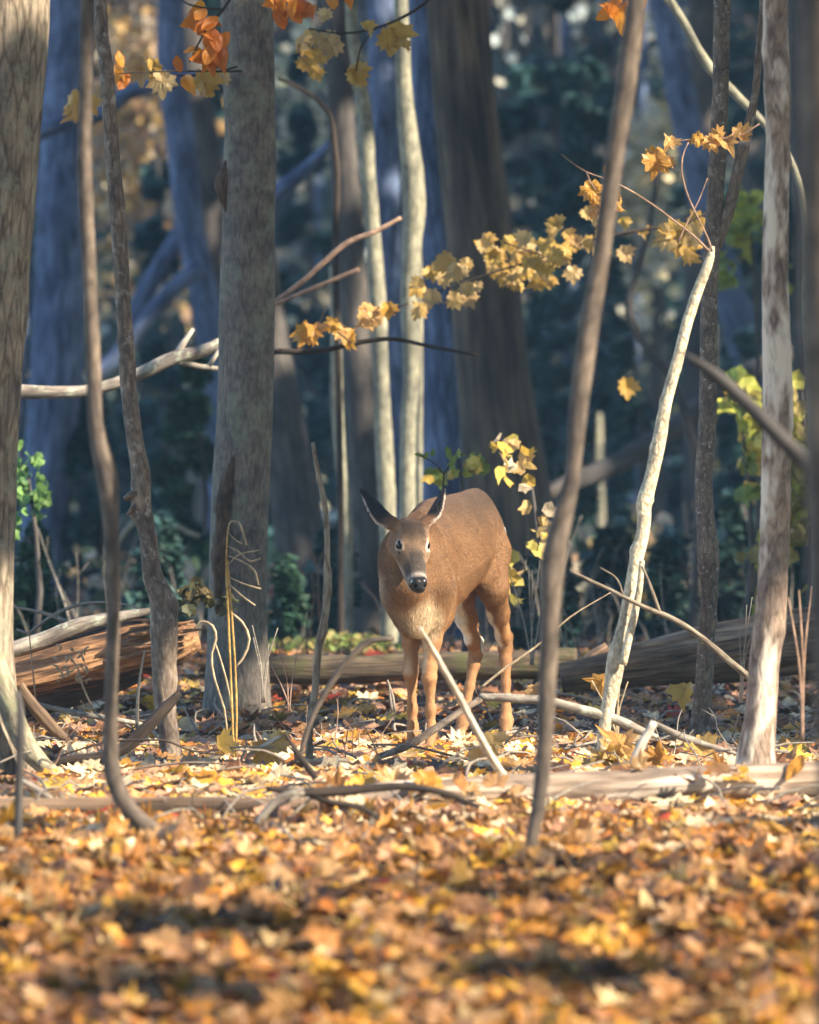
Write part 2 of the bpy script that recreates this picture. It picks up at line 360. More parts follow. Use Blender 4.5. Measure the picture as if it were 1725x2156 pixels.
# near left big trunk with a root reaching right
t1 = tree('tree', 'thick fissured trunk cut by the left edge of the photo, mossy root at its foot', 'tree',
    [(0, -60, 212), (-2, 60, 214), (-12, 300, 196), (-28, 600, 178), (-38, 800, 168), (-50, 1200, 160), (-50, 1400, 162), (-44, 1500, 176), (-36, 1600, 215)], 18.0, B_near, 8, sides=40, seg=.03, rough=.035, ribs=.02, knobs=[(1.55, 2.2, .06, .12)])
B_moss = bark('root_mossy', (.13, .11, .08), (.32, .30, .22), .3, 55, .8, lichen=(.16, .17, .10), lich_amt=.55, lich_scale=16)
limb('root', t1, [(-10, 1380, 40), (22, 1490, 50), (50, 1560, 48), (92, 1612, 38), (140, 1640, 18)], 17.82, B_moss, rough=.1, sides=14)
# blurred near stem that curves at its foot
tree('sapling', 'blurred bare near stem whose foot bends right, standing left of the photo centre', 'sapling',
    [(185, -40, 28), (182, 130, 27), (179, 380, 32), (188, 560, 30), (197, 760, 32), (207, 930, 36), (226, 1000, 48), (234, 1100, 34), (238, 1300, 29), (234, 1500, 30), (240, 1640, 38), (275, 1710, 38), (345, 1765, 40)], 15.0, B_stem, 3, root=False, knobs=[(1.02, 3.0, .15, .02)])
S1 = tree('sapling', 'crooked scaly sapling with a swollen elbow in front of the split log', 'sapling',
    [(212, -40, 28), (214, 60, 28), (225, 150, 30), (235, 300, 31), (250, 480, 34), (258, 600, 33), (268, 760, 34), (274, 850, 34), (285, 930, 36), (297, 1010, 42), (298, 1060, 44), (312, 1130, 38), (322, 1210, 42), (340, 1260, 52), (346, 1330, 58), (345, 1400, 54), (350, 1500, 46), (362, 1590, 42)], 19.0, B_scaly, 3, rough=.07, seg=.012, sides=24,
    knobs=[(.92, 4.5, .5, .018), (.60, 2, .25, .03), (.35, 1, .2, .03), (1.50, 4.6, .25, .015), (1.95, 1, .2, .015), (2.3, 4.4, .25, .015), (.15, 5, .2, .02)])
limb('branch_stub', S1, [(290, 1040, 22), (272, 1045, 18), (262, 1052, 9)], 18.98, B_scaly, rough=.25, seg=.008)
limb('branch_stub', S1, [(292, 1062, 16), (276, 1075, 12), (268, 1085, 5)], 18.98, B_scaly, rough=.25, seg=.008)
# central trunk
S2 = tree('tree', 'straight grey trunk left of the deer with a dark rotten seam and burl', 'tree',
    [(518, -60, 112), (520, 0, 111), (524, 150, 110), (526, 300, 108), (524, 380, 114), (524, 430, 112), (521, 640, 118), (516, 850, 118), (509, 1000, 120), (503, 1150, 122), (499, 1300, 124), (500, 1400, 132)], 22.0, B_beech, 8, sides=48, seg=.03, rough=.022, flare=1.15)
B_rot = bark('bark_rotten_dark', (.030, .020, .015), (.12, .075, .05), .3, 60, 1.0)
def patch_on(par, name, pts, D, mat, label=None, sides=12, rough=.35, seed=3.):
    o = limb(name, par, pts, D, mat, rough=rough, seg=.012, sides=sides, seed=seed, label=label); return o
patch_on(S2, 'burl', [(480, 335, 10), (474, 362, 30), (471, 385, 38), (474, 412, 30), (482, 450, 12)], 21.96, B_rot)
patch_on(S2, 'rotten_seam', [(494, 955, 3), (484, 990, 22), (474, 1050, 36), (468, 1110, 34), (462, 1180, 30), (458, 1260, 12)], 21.90, B_rot)
# dead stick
S3 = tree('dead_sapling', 'thin broken upright stick left of the deer, lichen spotted halfway up', 'dead stem',
    [(659, 932, 8), (668, 985, 10), (683, 1060, 13), (688, 1110, 13), (689, 1200, 15), (690, 1235, 18), (684, 1300, 15), (672, 1360, 17), (663, 1460, 16), (652, 1545, 15)], 18.4, B_near, 0, sides=10, seg=.015, rough=.12, knobs=[(.33*1.6, 2, .7, .02), (.25, 4, .5, .02), (.72, 2, .5, .015)])
# near blurred stem right of the deer
F1 = tree('sapling', 'blurred brown near stem leaning right, crossing the photo right of the deer', 'sapling',
    [(1345, -50, 41.3), (1325, 130, 43.0), (1292, 350, 39.6), (1262, 560, 39.6), (1232, 750, 43.0), (1214, 900, 37.8), (1206, 1000, 32.7), (1185, 1090, 43.0), (1165, 1180, 53.3), (1160, 1280, 41.3), (1152, 1450, 37.8), (1145, 1600, 34.4), (1130, 1720, 29.2), (1115, 1800, 27.5)], 14.3, B_stem, 3)
S4 = tree('dead_sapling', 'sunlit cream barkless sapling leaning right, broken off beside a dark stem', 'dead sapling',
    [(1500, 518, 9.9), (1496, 540, 17.1), (1488, 565, 19.8), (1470, 610, 22.5), (1450, 670, 23.4), (1424, 770, 25.2), (1402, 850, 26.1), (1388, 930, 29.7), (1370, 1010, 28.8), (1357, 1060, 32.4), (1356, 1100, 28.8), (1340, 1180, 29.7), (1327, 1250, 28.8), (1312, 1330, 30.6), (1298, 1390, 39.6), (1286, 1460, 30.6), (1270, 1560, 27.0)], 18.6, B_pale, 0, rough=.07, seg=.012, sides=20, knobs=[(.80, 4.5, .35, .02), (1.14, 4.4, .2, .014), (.5, 1, .2, .01), (.97, 1.2, .25, .012), (1.3, 4.6, .2, .01), (.25, 1.5, .25, .02)])
limb('side_stem', S4, [(1352, 1180, 12), (1345, 1250, 15), (1330, 1320, 17), (1318, 1370, 17), (1312, 1400, 16)], 18.55, B_pale, rough=.08, seg=.02)
for pts in ([(1494, 530, 7), (1470, 505, 5), (1420, 465, 5), (1370, 428, 4), (1310, 392, 4), (1270, 375, 4), (1235, 362, 3), (1182, 325, 2)],
            [(1500, 530, 6), (1490, 500, 4), (1468, 455, 4), (1443, 395, 4), (1435, 350, 4), (1442, 315, 3), (1450, 300, 3)],
            [(1427, 512, 4), (1446, 470, 4), (1470, 425, 3), (1490, 375, 2)],
            [(1272, 375, 3), (1278, 355, 2), (1290, 350, 2), (1300, 358, 2)], [(1235, 362, 3), (1245, 385, 3), (1255, 400, 2)]):
    limb('twig', S4, pts, 18.55, B_twig, sides=6, seg=.02, rough=.02)
S5 = tree('tree', 'slim straight dark stem with pale lichen flecks, second from the right', 'tree',
    [(1523, -60, 38), (1520, 60, 36), (1517, 200, 34), (1510, 350, 36), (1500, 500, 36), (1494, 620, 36), (1492, 760, 37), (1489, 900, 38), (1482, 1000, 37), (1486, 1100, 40), (1492, 1170, 46), (1494, 1240, 36), (1488, 1330, 36), (1483, 1430, 38), (1476, 1520, 44), (1474, 1560, 50)], 20.6, B_dark, 6, seg=.02, sides=24, rough=.04, knobs=[(.52, 1.2, .25, .02), (.70, 4.6, .2, .02), (1.4, 1, .1, .02), (2.15, 4.5, .12, .02)])
limb('branch', S5, [(1508, 520, 26), (1530, 455, 27), (1552, 370, 24), (1566, 310, 26), (1580, 250, 20), (1590, 200, 17), (1597, 120, 16), (1606, 20, 15), (1610, -80, 13)], 20.6, B_scaly, seg=.015, rough=.09, sides=16)
S6 = tree('tree', 'sunlit peeling tan trunk near the right edge of the photo', 'tree',
    [(1636, -60, 54), (1633, 60, 52), (1636, 180, 56), (1638, 300, 52), (1634, 450, 54), (1633, 600, 56), (1636, 740, 60), (1638, 850, 62), (1634, 950, 62), (1633, 1100, 64), (1628, 1200, 64), (1622, 1300, 66), (1610, 1400, 64), (1602, 1500, 66), (1592, 1600, 84)], 17.6, B_peel, 6, seg=.02, sides=32, rough=.05, ribs=.012,
    knobs=[(.55, 1.1, .15, .03), (2.0, 1.3, .2, .02), (2.35, 4.6, .15, .025), (1.2, 1.2, .1, .04)])
tree('tree', 'very blurred brown trunk filling the right edge of the photo', 'tree',
    [(1742, -60, 120), (1742, 400, 116), (1746, 800, 112), (1756, 1100, 110), (1766, 1400, 106), (1775, 1900, 104)], 9.6, B_stem, 6, sides=32)
NB = tree('sapling', 'blurred bare near branch slanting down behind the peeling trunk to the right edge', 'branch',
    [(1440, 745, 12), (1505, 790, 28), (1570, 848, 32), (1640, 918, 34), (1725, 1000, 38), (1800, 1070, 42), (1840, 1300, 46), (1850, 1800, 46)], 13.2, B_far, 0)
tree('sapling', 'thin purplish bent stem far behind the cream sapling', 'sapling', [(1385, 360, 10), (1368, 470, 13), (1345, 560, 15), (1325, 660, 18), (1360, 730, 18), (1410, 790, 18), (1450, 900, 20), (1460, 1330, 24)], 29, B_far, 0)
tree('dead_sapling', 'blurred grey upright stick in front of the left tree foot', 'dead stem',
    [(38, 1455, 10), (44, 1500, 16), (42, 1600, 17), (40, 1690, 18), (38, 1760, 18)], 14.8, B_far, 0)
# ------ middle distance
T5 = tree('tree', 'massive dark furrowed trunk behind the deer', 'tree',
    [(960, -60, 128), (975, 150, 132), (1000, 400, 140), (1020, 600, 146), (1045, 850, 160), (1062, 1000, 176), (1075, 1150, 190), (1080, 1330, 220)], 31.0, B_big, 10, sides=90, seg=.05, rough=.03, ribs=.05)
T5b = tree('tree', 'blue-grey trunk pressed against the massive trunk behind the deer', 'tree',
    [(888, -60, 60), (896, 150, 76), (912, 400, 96), (925, 600, 108), (935, 850, 120), (942, 1000, 124), (945, 1330, 150)], 31.6, B_blue, 10, sides=40, seg=.08, rough=.03, ribs=.03)
tree('tree', 'pale slender trunk nearest the massive trunk, shadow blotched at its top', 'tree',
    [(842, -60, 28), (848, 90, 32), (852, 200, 34), (862, 300, 42), (872, 430, 50), (868, 520, 42), (862, 620, 36), (866, 750, 36), (860, 900, 34), (858, 1080, 34), (856, 1340, 36)], 27.0, B_birch, 6, sides=20, rough=.06, group=None)
tree('tree', 'pale greenish slender trunk with a forked stub, behind the yellow maple leaves', 'tree',
    [(738, -60, 22), (742, 60, 26), (758, 170, 26), (768, 230, 30), (775, 350, 30), (785, 480, 32), (796, 640, 36), (802, 780, 34), (808, 920, 38), (815, 1060, 38), (820, 1340, 40)], 28.0, B_birch, 6, sides=20, rough=.06)
tree('tree', 'thin dappled cream stem half hidden behind greenish trunk', 'tree',
    [(700, 560, 16), (708, 700, 24), (710, 850, 28), (718, 960, 28), (730, 1100, 24), (735, 1340, 24)], 28.8, B_birch, 0, sides=14)
tree('tree', 'narrow cream stem close behind the pale blotched trunk', 'tree',
    [(880, 300, 10), (884, 700, 14), (882, 1060, 15), (880, 1340, 16)], 28.6, B_birch, 0, sides=12)
tree('tree', 'olive grey trunk between central trunk and pale slender trunks', 'tree',
    [(700, -60, 46), (712, 100, 54), (722, 300, 58), (735, 500, 62), (750, 700, 60), (762, 900, 60), (770, 1100, 62), (775, 1340, 66)], 32.5, B_far, 8, sides=24)
tree('tree', 'dark thin stem curving up to the left of the olive grey trunk', 'tree',
    [(585, 165, 8), (640, 190, 9), (688, 230, 11), (706, 320, 13), (706, 520, 14), (712, 760, 14), (716, 1000, 14), (718, 1340, 16)], 27.5, B_dkdead, 0, sides=12)
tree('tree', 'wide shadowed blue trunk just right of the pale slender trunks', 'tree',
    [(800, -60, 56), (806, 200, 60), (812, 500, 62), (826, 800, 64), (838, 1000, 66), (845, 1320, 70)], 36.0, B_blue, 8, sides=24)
tree('tree', 'dark trunk leaning left out from behind the grey central trunk', 'tree',
    [(540, 500, 70), (565, 700, 80), (590, 850, 90), (612, 1000, 100), (635, 1150, 112), (650, 1330, 130)], 34.0, B_far, 0, sides=24)
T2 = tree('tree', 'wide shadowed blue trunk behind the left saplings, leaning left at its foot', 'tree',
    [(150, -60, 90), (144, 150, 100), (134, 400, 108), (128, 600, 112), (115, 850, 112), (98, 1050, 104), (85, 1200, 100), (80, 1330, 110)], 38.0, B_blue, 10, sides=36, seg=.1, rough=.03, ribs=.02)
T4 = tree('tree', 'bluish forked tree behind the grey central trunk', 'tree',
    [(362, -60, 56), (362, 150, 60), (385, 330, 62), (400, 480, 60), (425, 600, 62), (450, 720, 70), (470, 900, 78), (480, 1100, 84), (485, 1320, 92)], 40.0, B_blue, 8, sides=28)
limb('branch', T4, [(425, 560, 44), (385, 590, 38), (335, 640, 36), (285, 700, 34), (235, 760, 32), (190, 800, 30)], 39.6, B_blue, sides=14, seg=.1)
limb('branch', T4, [(395, 470, 40), (355, 530, 40), (310, 610, 42), (275, 690, 44)], 40.2, B_blue, sides=14, seg=.1)
tree('tree', 'leaning trunk thrown against forked bluish tree', 'tree',
    [(412, 200, 60), (442, 400, 70), (436, 560, 64), (440, 760, 60), (447, 1000, 66), (440, 1320, 80)], 42.0, B_far, 4, sides=24)
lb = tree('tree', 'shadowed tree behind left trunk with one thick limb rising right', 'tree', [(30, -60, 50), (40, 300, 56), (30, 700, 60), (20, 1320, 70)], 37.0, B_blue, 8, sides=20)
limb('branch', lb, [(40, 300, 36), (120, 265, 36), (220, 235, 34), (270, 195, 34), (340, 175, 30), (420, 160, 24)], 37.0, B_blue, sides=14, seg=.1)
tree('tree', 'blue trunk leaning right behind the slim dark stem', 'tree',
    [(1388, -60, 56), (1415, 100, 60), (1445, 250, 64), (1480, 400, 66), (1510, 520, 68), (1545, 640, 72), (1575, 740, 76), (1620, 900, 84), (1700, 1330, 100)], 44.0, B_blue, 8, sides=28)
tree('tree', 'dark upright trunk behind the slim dark stem', 'tree',
    [(1478, -60, 64), (1480, 300, 66), (1470, 700, 66), (1475, 1330, 80)], 48.0, B_far, 8, sides=20)
tree('tree', 'shadowed brown trunk right of the peeling trunk', 'tree',
    [(1690, -60, 60), (1696, 300, 60), (1700, 700, 64), (1705, 1330, 80)], 30.0, B_far, 8, sides=20)
VN = tree('vine', 'pale greenish climbing stem crossing behind the slim dark stem at top right', 'vine',
    [(1390, -70, 14), (1412, 0, 16), (1442, 50, 19), (1468, 100, 20), (1500, 150, 22), (1540, 190, 20), (1575, 225, 18), (1610, 262, 16), (1660, 330, 16), (1700, 700, 18), (1720, 1330, 20)], 24.0, B_birch, 0, sides=14, rough=.08)
limb('branch', VN, [(1450, 62, 14), (1425, 25, 14), (1395, -10, 12), (1370, -50, 10)], 24.0, B_birch)
tree('tree', 'far pale sunlit trunk stub low between the blurred near stem and leaning cream sapling', 'tree',
    [(1256, 870, 22), (1258, 930, 24), (1258, 1000, 24), (1262, 1060, 24), (1262, 1300, 26)], 50.0, B_birch, 0, sides=14)
# random trunks far behind
far_lab = ['grey', 'dark', 'slender', 'bluish']
FARL = ['seen just right of the thick left trunk', 'between blurred left stem and crooked sapling', 'just right of the crooked sapling', 'midway to grey central trunk', 'touching the right side of the grey central trunk', 'in the first gap right of the grey central trunk', 'left beside the olive grey trunk', 'just right of the massive trunk', 'in the dark gap right of the massive trunk', 'left of the blurred near stem', 'behind the far pale stub', 'right of the blurred near stem', 'left of the leaning cream sapling', 'behind the leaning cream sapling middle', 'beside the leaning cream sapling top', 'right of the leaning cream sapling', 'between slim dark stem and peeling trunk', 'close left of the peeling trunk', 'at the far left behind the thick left trunk', 'behind the long bare limb at left', 'close behind the grey central trunk', 'in line with the deer back', 'behind the massive trunk right edge', 'behind the peeling trunk', 'near the right edge'][:25]
fx = [95, 205, 262, 305, 590, 640, 672, 1120, 1165, 1205, 1245, 1290, 1335, 1380, 1400, 1440, 1530, 1560, 60, 330, 500, 930, 1050, 1590, 1660]
for i, x in enumerate(fx):
    D = 52+((i*37) % 40); w = (16+(i*13) % 26); ln = ((i*29) % 50)-25; top = -60 if (i*7) % 10 > 2 else 300
    tree('tree', 'dim bare far trunk %s' % FARL[i], 'tree', [(x+ln, top, w), (x+ln*.5, 500, w*1.1), (x, 1000, w*1.3), (x, 1160, w*1.4)], D, B_far if i % 3 else B_blue, 6 if top < 0 else 0, sides=14, seg=.3, group='dim bare trunks far back in the woods')
# ------ logs and fallen branches lying on the ground
B_plog = bark('log_weathered_pale', (.15, .11, .085), (.38, .30, .235), .1, 40, 1.0, patch=(.50, .42, .34), patch_lo=.52, patch_hi=.60, patch_scale=10)
def lying(name, label, cat, pts, D, mat, D1=None, sides=14, seg=.02, rough=.1, ribs=0, seed=2., group=None, part='stem', knobs=()):
    P, R = path(pts, D1 if D1 else D, D if D1 else None)
    e = empty(name, tuple(P[0])); tag(e, label, cat, group)
    tube(part, P, R, mat, e, sides=sides, seg=seg, rough=rough, ribs=ribs, seed=seed, knobs=knobs); return e
M_split = bark('wood_split_orange', (.10, .045, .022), (.42, .235, .12), .09, 90, 1.2, patch=(.035, .022, .018), patch_lo=.53, patch_hi=.62, patch_scale=14)
B_log = bark('log_bark_brown', (.045, .030, .022), (.20, .135, .09), .05, 60, 1.2, patch=(.32, .24, .17), patch_lo=.6, patch_hi=.68, patch_scale=8)
B_mosslog = bark('log_mossy', (.028, .022, .016), (.13, .095, .065), .10, 55, 1.2, lichen=(.055, .060, .020), lich_amt=.6, lich_scale=9)
lg = empty('split_log', tuple(at(200, 1420, 21.0))); tag(lg, 'split fallen log of orange splintered wood behind the crooked sapling', 'log')
def log_part(nm, pts, D, mat, **kw): P, R = path(pts, D, kw.pop('D1', None)); return tube(nm, P, R, mat, lg, **kw)
log_part('wood', [(418, 1338, 50), (370, 1350, 86), (300, 1358, 104), (220, 1378, 106), (140, 1398, 104), (60, 1418, 100), (-20, 1435, 100)], 21.0, M_split, sides=48, seg=.015, rough=.16, ribs=.20, seed=3.)
log_part('bark_strip', [(330, 1284, 12), (260, 1298, 24), (200, 1308, 28), (140, 1328, 34), (80, 1350, 34), (20, 1372, 36)], 20.95, B_dead, sides=14, seg=.02, rough=.12, seed=4.)
for k in range(16):
    x0 = random.uniform(330, 420); y0 = 1338+random.uniform(-38, 38); ln_ = random.uniform(30, 120)
    log_part('splinter', [(x0+random.uniform(5, 22), y0-random.uniform(-4, 10), 2), (x0-ln_*.5, y0+ln_*.08, random.uniform(7, 14)), (x0-ln_, y0+ln_*.17, 8)], 20.84+random.uniform(-.04, .05), M_split, sides=7, seg=.02, rough=.25, seed=k*1.1)
log_part('bark_underside', [(300, 1420, 30), (200, 1440, 70), (100, 1460, 80), (0, 1480, 80)], 21.08, B_dkdead, sides=16, seg=.03, rough=.12)
lying('fallen_log', 'low mossy log lying behind the deer legs', 'log', [(1215, 1398, 66), (1100, 1400, 62), (950, 1402, 58), (800, 1408, 56), (650, 1410, 58), (540, 1412, 54), (470, 1416, 50)], 22.6, B_mosslog, sides=44, seg=.02, rough=.13, ribs=.05)
bl = lying('fallen_log', 'big rotten log rising to the right edge behind the slim stems', 'log', [(1820, 1330, 140), (1725, 1340, 132), (1600, 1358, 122), (1480, 1378, 108), (1360, 1398, 88), (1260, 1412, 70), (1180, 1425, 60)], 22.0, B_log, sides=60, seg=.02, rough=.16, ribs=.10)
limb('branch_stub', bl, [(1225, 1400, 24), (1250, 1380, 26), (1280, 1362, 22)], 22.3, B_log, rough=.2)
lying('fallen_log', 'pale sunlit log lying blurred below the deer', 'log', [(1820, 1640, 80), (1650, 1646, 82), (1500, 1650, 78), (1350, 1656, 78), (1200, 1662, 72), (1000, 1668, 68), (800, 1678, 58), (640, 1688, 40)], 16.4, B_plog, D1=16.6, sides=24, seg=.03, rough=.08, ribs=.03)
lying('fallen_log', 'dark blurred log lying across the lower left', 'log', [(680, 1694, 20), (500, 1696, 36), (350, 1698, 42), (150, 1700, 42), (-60, 1702, 44)], 15.9, B_log, sides=20, seg=.03, rough=.08)
l1 = lying('dead_limb', 'bare lichen covered limb hanging across the left trunks', 'dead limb', [(470, 722, 28), (430, 738, 26), (370, 752, 30), (300, 785, 28), (240, 808, 26), (180, 824, 26), (110, 826, 27), (30, 824, 30), (-30, 820, 30)], 23.0, B_dead, seg=.03, rough=.08, part='limb')
limb('branch', l1, [(372, 748, 16), (388, 720, 14), (408, 692, 7)], 23, B_pstick); limb('branch', l1, [(360, 758, 12), (400, 768, 13), (470, 778, 10)], 23, B_dead); limb('branch', l1, [(440, 770, 10), (462, 735, 9), (470, 700, 6)], 22.9, B_pstick)
a1 = lying('dead_limb', 'thin dark limb reaching from the grey central trunk towards the deer side', 'dead limb', [(1010, 748, 5), (950, 738, 7), (900, 728, 8), (830, 714, 9), (750, 722, 11), (680, 738, 12), (575, 740, 13)], 23.5, B_dkdead, seg=.03, part='limb')
limb('branch', a1, [(650, 738, 4), (668, 690, 3), (690, 640, 2)], 23.4, B_dkdead, sides=6)
lying('dead_limb', 'pinkish bare limb slanting up right of the grey central trunk', 'dead limb', [(845, 458, 8), (790, 488, 11), (730, 512, 12), (690, 545, 12), (640, 590, 11), (560, 650, 10)], 24.5, B_twig, part='limb')
lying('dead_limb', 'lower pinkish bare limb right of the grey central trunk', 'dead limb', [(758, 566, 9), (700, 590, 10), (640, 615, 9), (560, 650, 8)], 24.2, B_twig, part='limb')
lying('leaning_log', 'long pale blue log leaning up to the right, far behind', 'log', [(1760, 720, 40), (1620, 765, 44), (1480, 850, 44), (1400, 915, 44), (1320, 965, 42), (1230, 1005, 38), (1130, 1045, 32)], 34.0, B_far, D1=35.0, sides=16, seg=.06)
lying('leaning_log', 'dark leaning limb above the long pale log, upper left background', 'log', [(700, 300, 20), (650, 350, 28), (600, 395, 36), (540, 440, 40)], 36.0, B_blue, sides=16, seg=.06)
for i, (pts, D) in enumerate([([(1490, 1180, 26), (1380, 1205, 26), (1260, 1235, 26), (1190, 1250, 22)], 33), ([(1740, 1150, 24), (1600, 1158, 26), (1400, 1165, 24), (1200, 1180, 26)], 36), ([(1500, 1150, 12), (1350, 1170, 16), (1240, 1120, 14)], 38), ([(420, 1130, 10), (300, 1090, 12), (220, 1180, 16)], 30)]):
    lying('fallen_log', ['tan log lying dim behind the leaning cream sapling', 'dark log lying dim further behind the cream sapling', 'crooked grey log in the dim right background', 'pale bent log in the dim left background'][i], 'log', pts, D, [B_birch, B_far, B_blue, B_birch][i], sides=12, seg=.06)
# branches on the ground near the deer
b1 = lying('fallen_branch', 'lichened grey branch lying on the leaves under the deer and reaching right', 'branch', [(1385, 1552, 8), (1340, 1535, 20), (1290, 1512, 22), (1230, 1496, 22), (1150, 1476, 19), (1080, 1470, 18), (1010, 1468, 17)], 18.6, B_dead, rough=.1, seg=.015)
limb('branch', b1, [(1015, 1470, 15), (960, 1505, 15), (900, 1545, 17), (850, 1575, 16), (800, 1592, 14)], 18.6, B_scaly, rough=.12, D1=18.4)
limb('twig', b1, [(780, 1568, 5), (860, 1570, 6), (940, 1588, 6), (985, 1600, 4)], 18.3, B_scaly, sides=6)
lying('fallen_branch', 'long thin pale twig slanting across the leaning cream sapling', 'branch', [(1580, 1428, 16), (1540, 1395, 14), (1480, 1345, 13), (1420, 1305, 12), (1350, 1275, 10), (1280, 1240, 8), (1200, 1202, 6)], 18.5, B_near, rough=.1, seg=.015)
lying('fallen_branch', 'short pale twig rising from the long slanting twig', 'branch', [(1388, 1288, 9), (1372, 1240, 7), (1352, 1192, 5)], 18.5, B_near, seg=.015)
lying('fallen_branch', 'tiny bent twig above the long slanting twig', 'branch', [(1312, 1252, 5), (1300, 1220, 4), (1264, 1195, 3)], 18.5, B_near, seg=.015)
lying('fallen_branch', 'thin straw coloured stick crossing between the deer and near stem', 'branch', [(1010, 1450, 6), (1060, 1410, 6), (1130, 1360, 5), (1200, 1300, 4), (1290, 1245, 2)][::-1], 18.9, B_strawp, sides=6)
k1 = lying('fallen_branch', 'white barkless stick slanting down in front of the deer legs', 'branch', [(885, 1322, 6), (915, 1375, 12), (960, 1455, 14), (1010, 1550, 16), (1050, 1620, 18), (1095, 1680, 20), (1120, 1715, 20)], 17.0, B_pstick, D1=16.2, rough=.1)
lying('fallen_branch', 'white barkless stick standing tilted right of the blurred near stem', 'branch', [(1378, 1520, 17), (1350, 1570, 20), (1320, 1640, 21), (1290, 1705, 20)], 16.9, B_pstick, rough=.05)
lying('fallen_branch', 'blurred grey arching branch left of the deer legs', 'branch', [(830, 1345, 10), (780, 1350, 14), (730, 1395, 15), (690, 1450, 14), (650, 1530, 12), (630, 1600, 10)], 17.0, B_stem)
d1 = lying('fallen_branch', 'dark charred looking branch propped against the crooked sapling', 'branch', [(378, 1458, 14), (355, 1485, 24), (310, 1530, 28), (270, 1570, 28), (225, 1592, 26), (150, 1602, 22), (100, 1612, 14)], 18.3, B_dkdead, rough=.12, seg=.015)
lying('fallen_branch', 'rough lichened branch leaning at the left tree foot', 'branch', [(42, 1440, 18), (62, 1475, 24), (95, 1515, 26), (125, 1545, 22), (145, 1560, 10)], 18.0, B_log, rough=.15, seg=.012)
lying('fallen_branch', 'long pale weathered stick behind the blurred left stem', 'branch', [(330, 1532, 8), (270, 1520, 11), (200, 1508, 13), (130, 1495, 12), (60, 1478, 8)], 19.2, B_dead)
lying('fallen_branch', 'thin dark curved stick below the crooked sapling', 'branch', [(470, 1590, 4), (400, 1580, 5), (350, 1560, 5), (300, 1558, 6), (230, 1562, 6), (130, 1590, 4)], 18.2, B_dkdead, sides=6)
lying('fallen_branch', 'thin straight twig lying right of the crooked sapling foot', 'branch', [(480, 1608, 4), (400, 1606, 6), (330, 1612, 6), (270, 1622, 4)], 18.0, B_scaly, sides=6)
lying('fallen_branch', 'white split stick lying among leaves right of the yellow stalks', 'branch', [(610, 1540, 7), (570, 1562, 9), (520, 1590, 8)], 18.3, B_pstick)
lying('fallen_branch', 'dark blurred stick slanting left of the deer forefeet', 'branch', [(600, 1545, 6), (630, 1590, 13), (665, 1640, 13)], 16.8, B_dkdead)
lying('fallen_branch', 'broken weathered stick lying right of the cream sapling foot', 'branch', [(1375, 1520, 8), (1420, 1545, 16), (1460, 1560, 16), (1520, 1578, 10), (1560, 1590, 5)][::-1], 18.3, B_dead, rough=.12)
fb = lying('fallen_branch', 'dark blurred forked branch lying over the pale log', 'branch', [(560, 1660, 12), (640, 1668, 20), (740, 1664, 22), (840, 1656, 18), (930, 1668, 14), (1010, 1700, 10)], 15.6, B_dkdead, rough=.1)
limb('branch', fb, [(640, 1668, 14), (700, 1690, 14), (760, 1700, 13), (800, 1725, 10)], 15.6, B_dkdead); limb('branch', fb, [(640, 1665, 16), (590, 1680, 18), (560, 1710, 18), (530, 1750, 14)], 15.5, B_dead)
lying('fallen_branch', 'blurred lichened stick at the lower left', 'branch', [(40, 1640, 10), (90, 1670, 16), (130, 1710, 14)], 15.9, B_dead)
tw = empty('dead_shrub', tuple(at(150, 1330, 21.3))); tag(tw, 'bare grey twigs arching above the split log', 'shrub')
for pts in ([(30, 1278, 5), (90, 1290, 8), (140, 1310, 12), (165, 1340, 16)], [(60, 1335, 6), (105, 1300, 8), (150, 1278, 7), (220, 1268, 5), (290, 1280, 4), (330, 1300, 3)], [(35, 1325, 5), (75, 1340, 6), (105, 1350, 5)]):
    limb('twig', tw, pts, 21.3, B_dead, sides=8)
# undergrowth: straw stalks, weeds, thin stems
st = empty('dry_weed', tuple(at(495, 1600, 19.0))); tag(st, 'dry golden stalks with drooping pale seed branches beside the grey central trunk', 'dry plant')
limb('stalk', st, [(493, 1605, 5.0), (487, 1450, 5.0), (481, 1300, 5.0), (477, 1180, 4.3), (480, 1110, 2.9)], 18.9, B_straw, sides=8)
limb('stalk', st, [(497, 1600, 5.0), (498, 1480, 5.0), (492, 1350, 5.0), (484, 1240, 4.3), (480, 1180, 2.9)], 18.95, B_straw, sides=8)
for pts in ([(479, 1130, 2.9), (488, 1098, 5.0), (502, 1100, 5.0), (512, 1122, 4.3), (520, 1148, 3.6)], [(480, 1150, 2.9), (500, 1160, 4.3), (530, 1182, 5.0), (550, 1175, 4.3)], [(480, 1170, 2.9), (505, 1180, 4.3), (535, 1200, 5.0), (545, 1232, 3.6)],
            [(482, 1215, 2.9), (510, 1228, 4.3), (550, 1240, 4.3)], [(483, 1230, 2.9), (510, 1255, 4.3), (538, 1275, 3.6)], [(480, 1190, 2.2), (500, 1170, 3.6), (548, 1158, 2.9)], [(481, 1122, 2.2), (500, 1140, 3.6), (512, 1145, 2.9)]):
    limb('seed_branch', st, pts, 18.9, B_strawp, sides=7, seg=.012, rough=.15)
cv = empty('dry_weed', tuple(at(455, 1480, 19.3))); tag(cv, 'looping pale dried stems left and right of the golden stalks', 'dry plant')
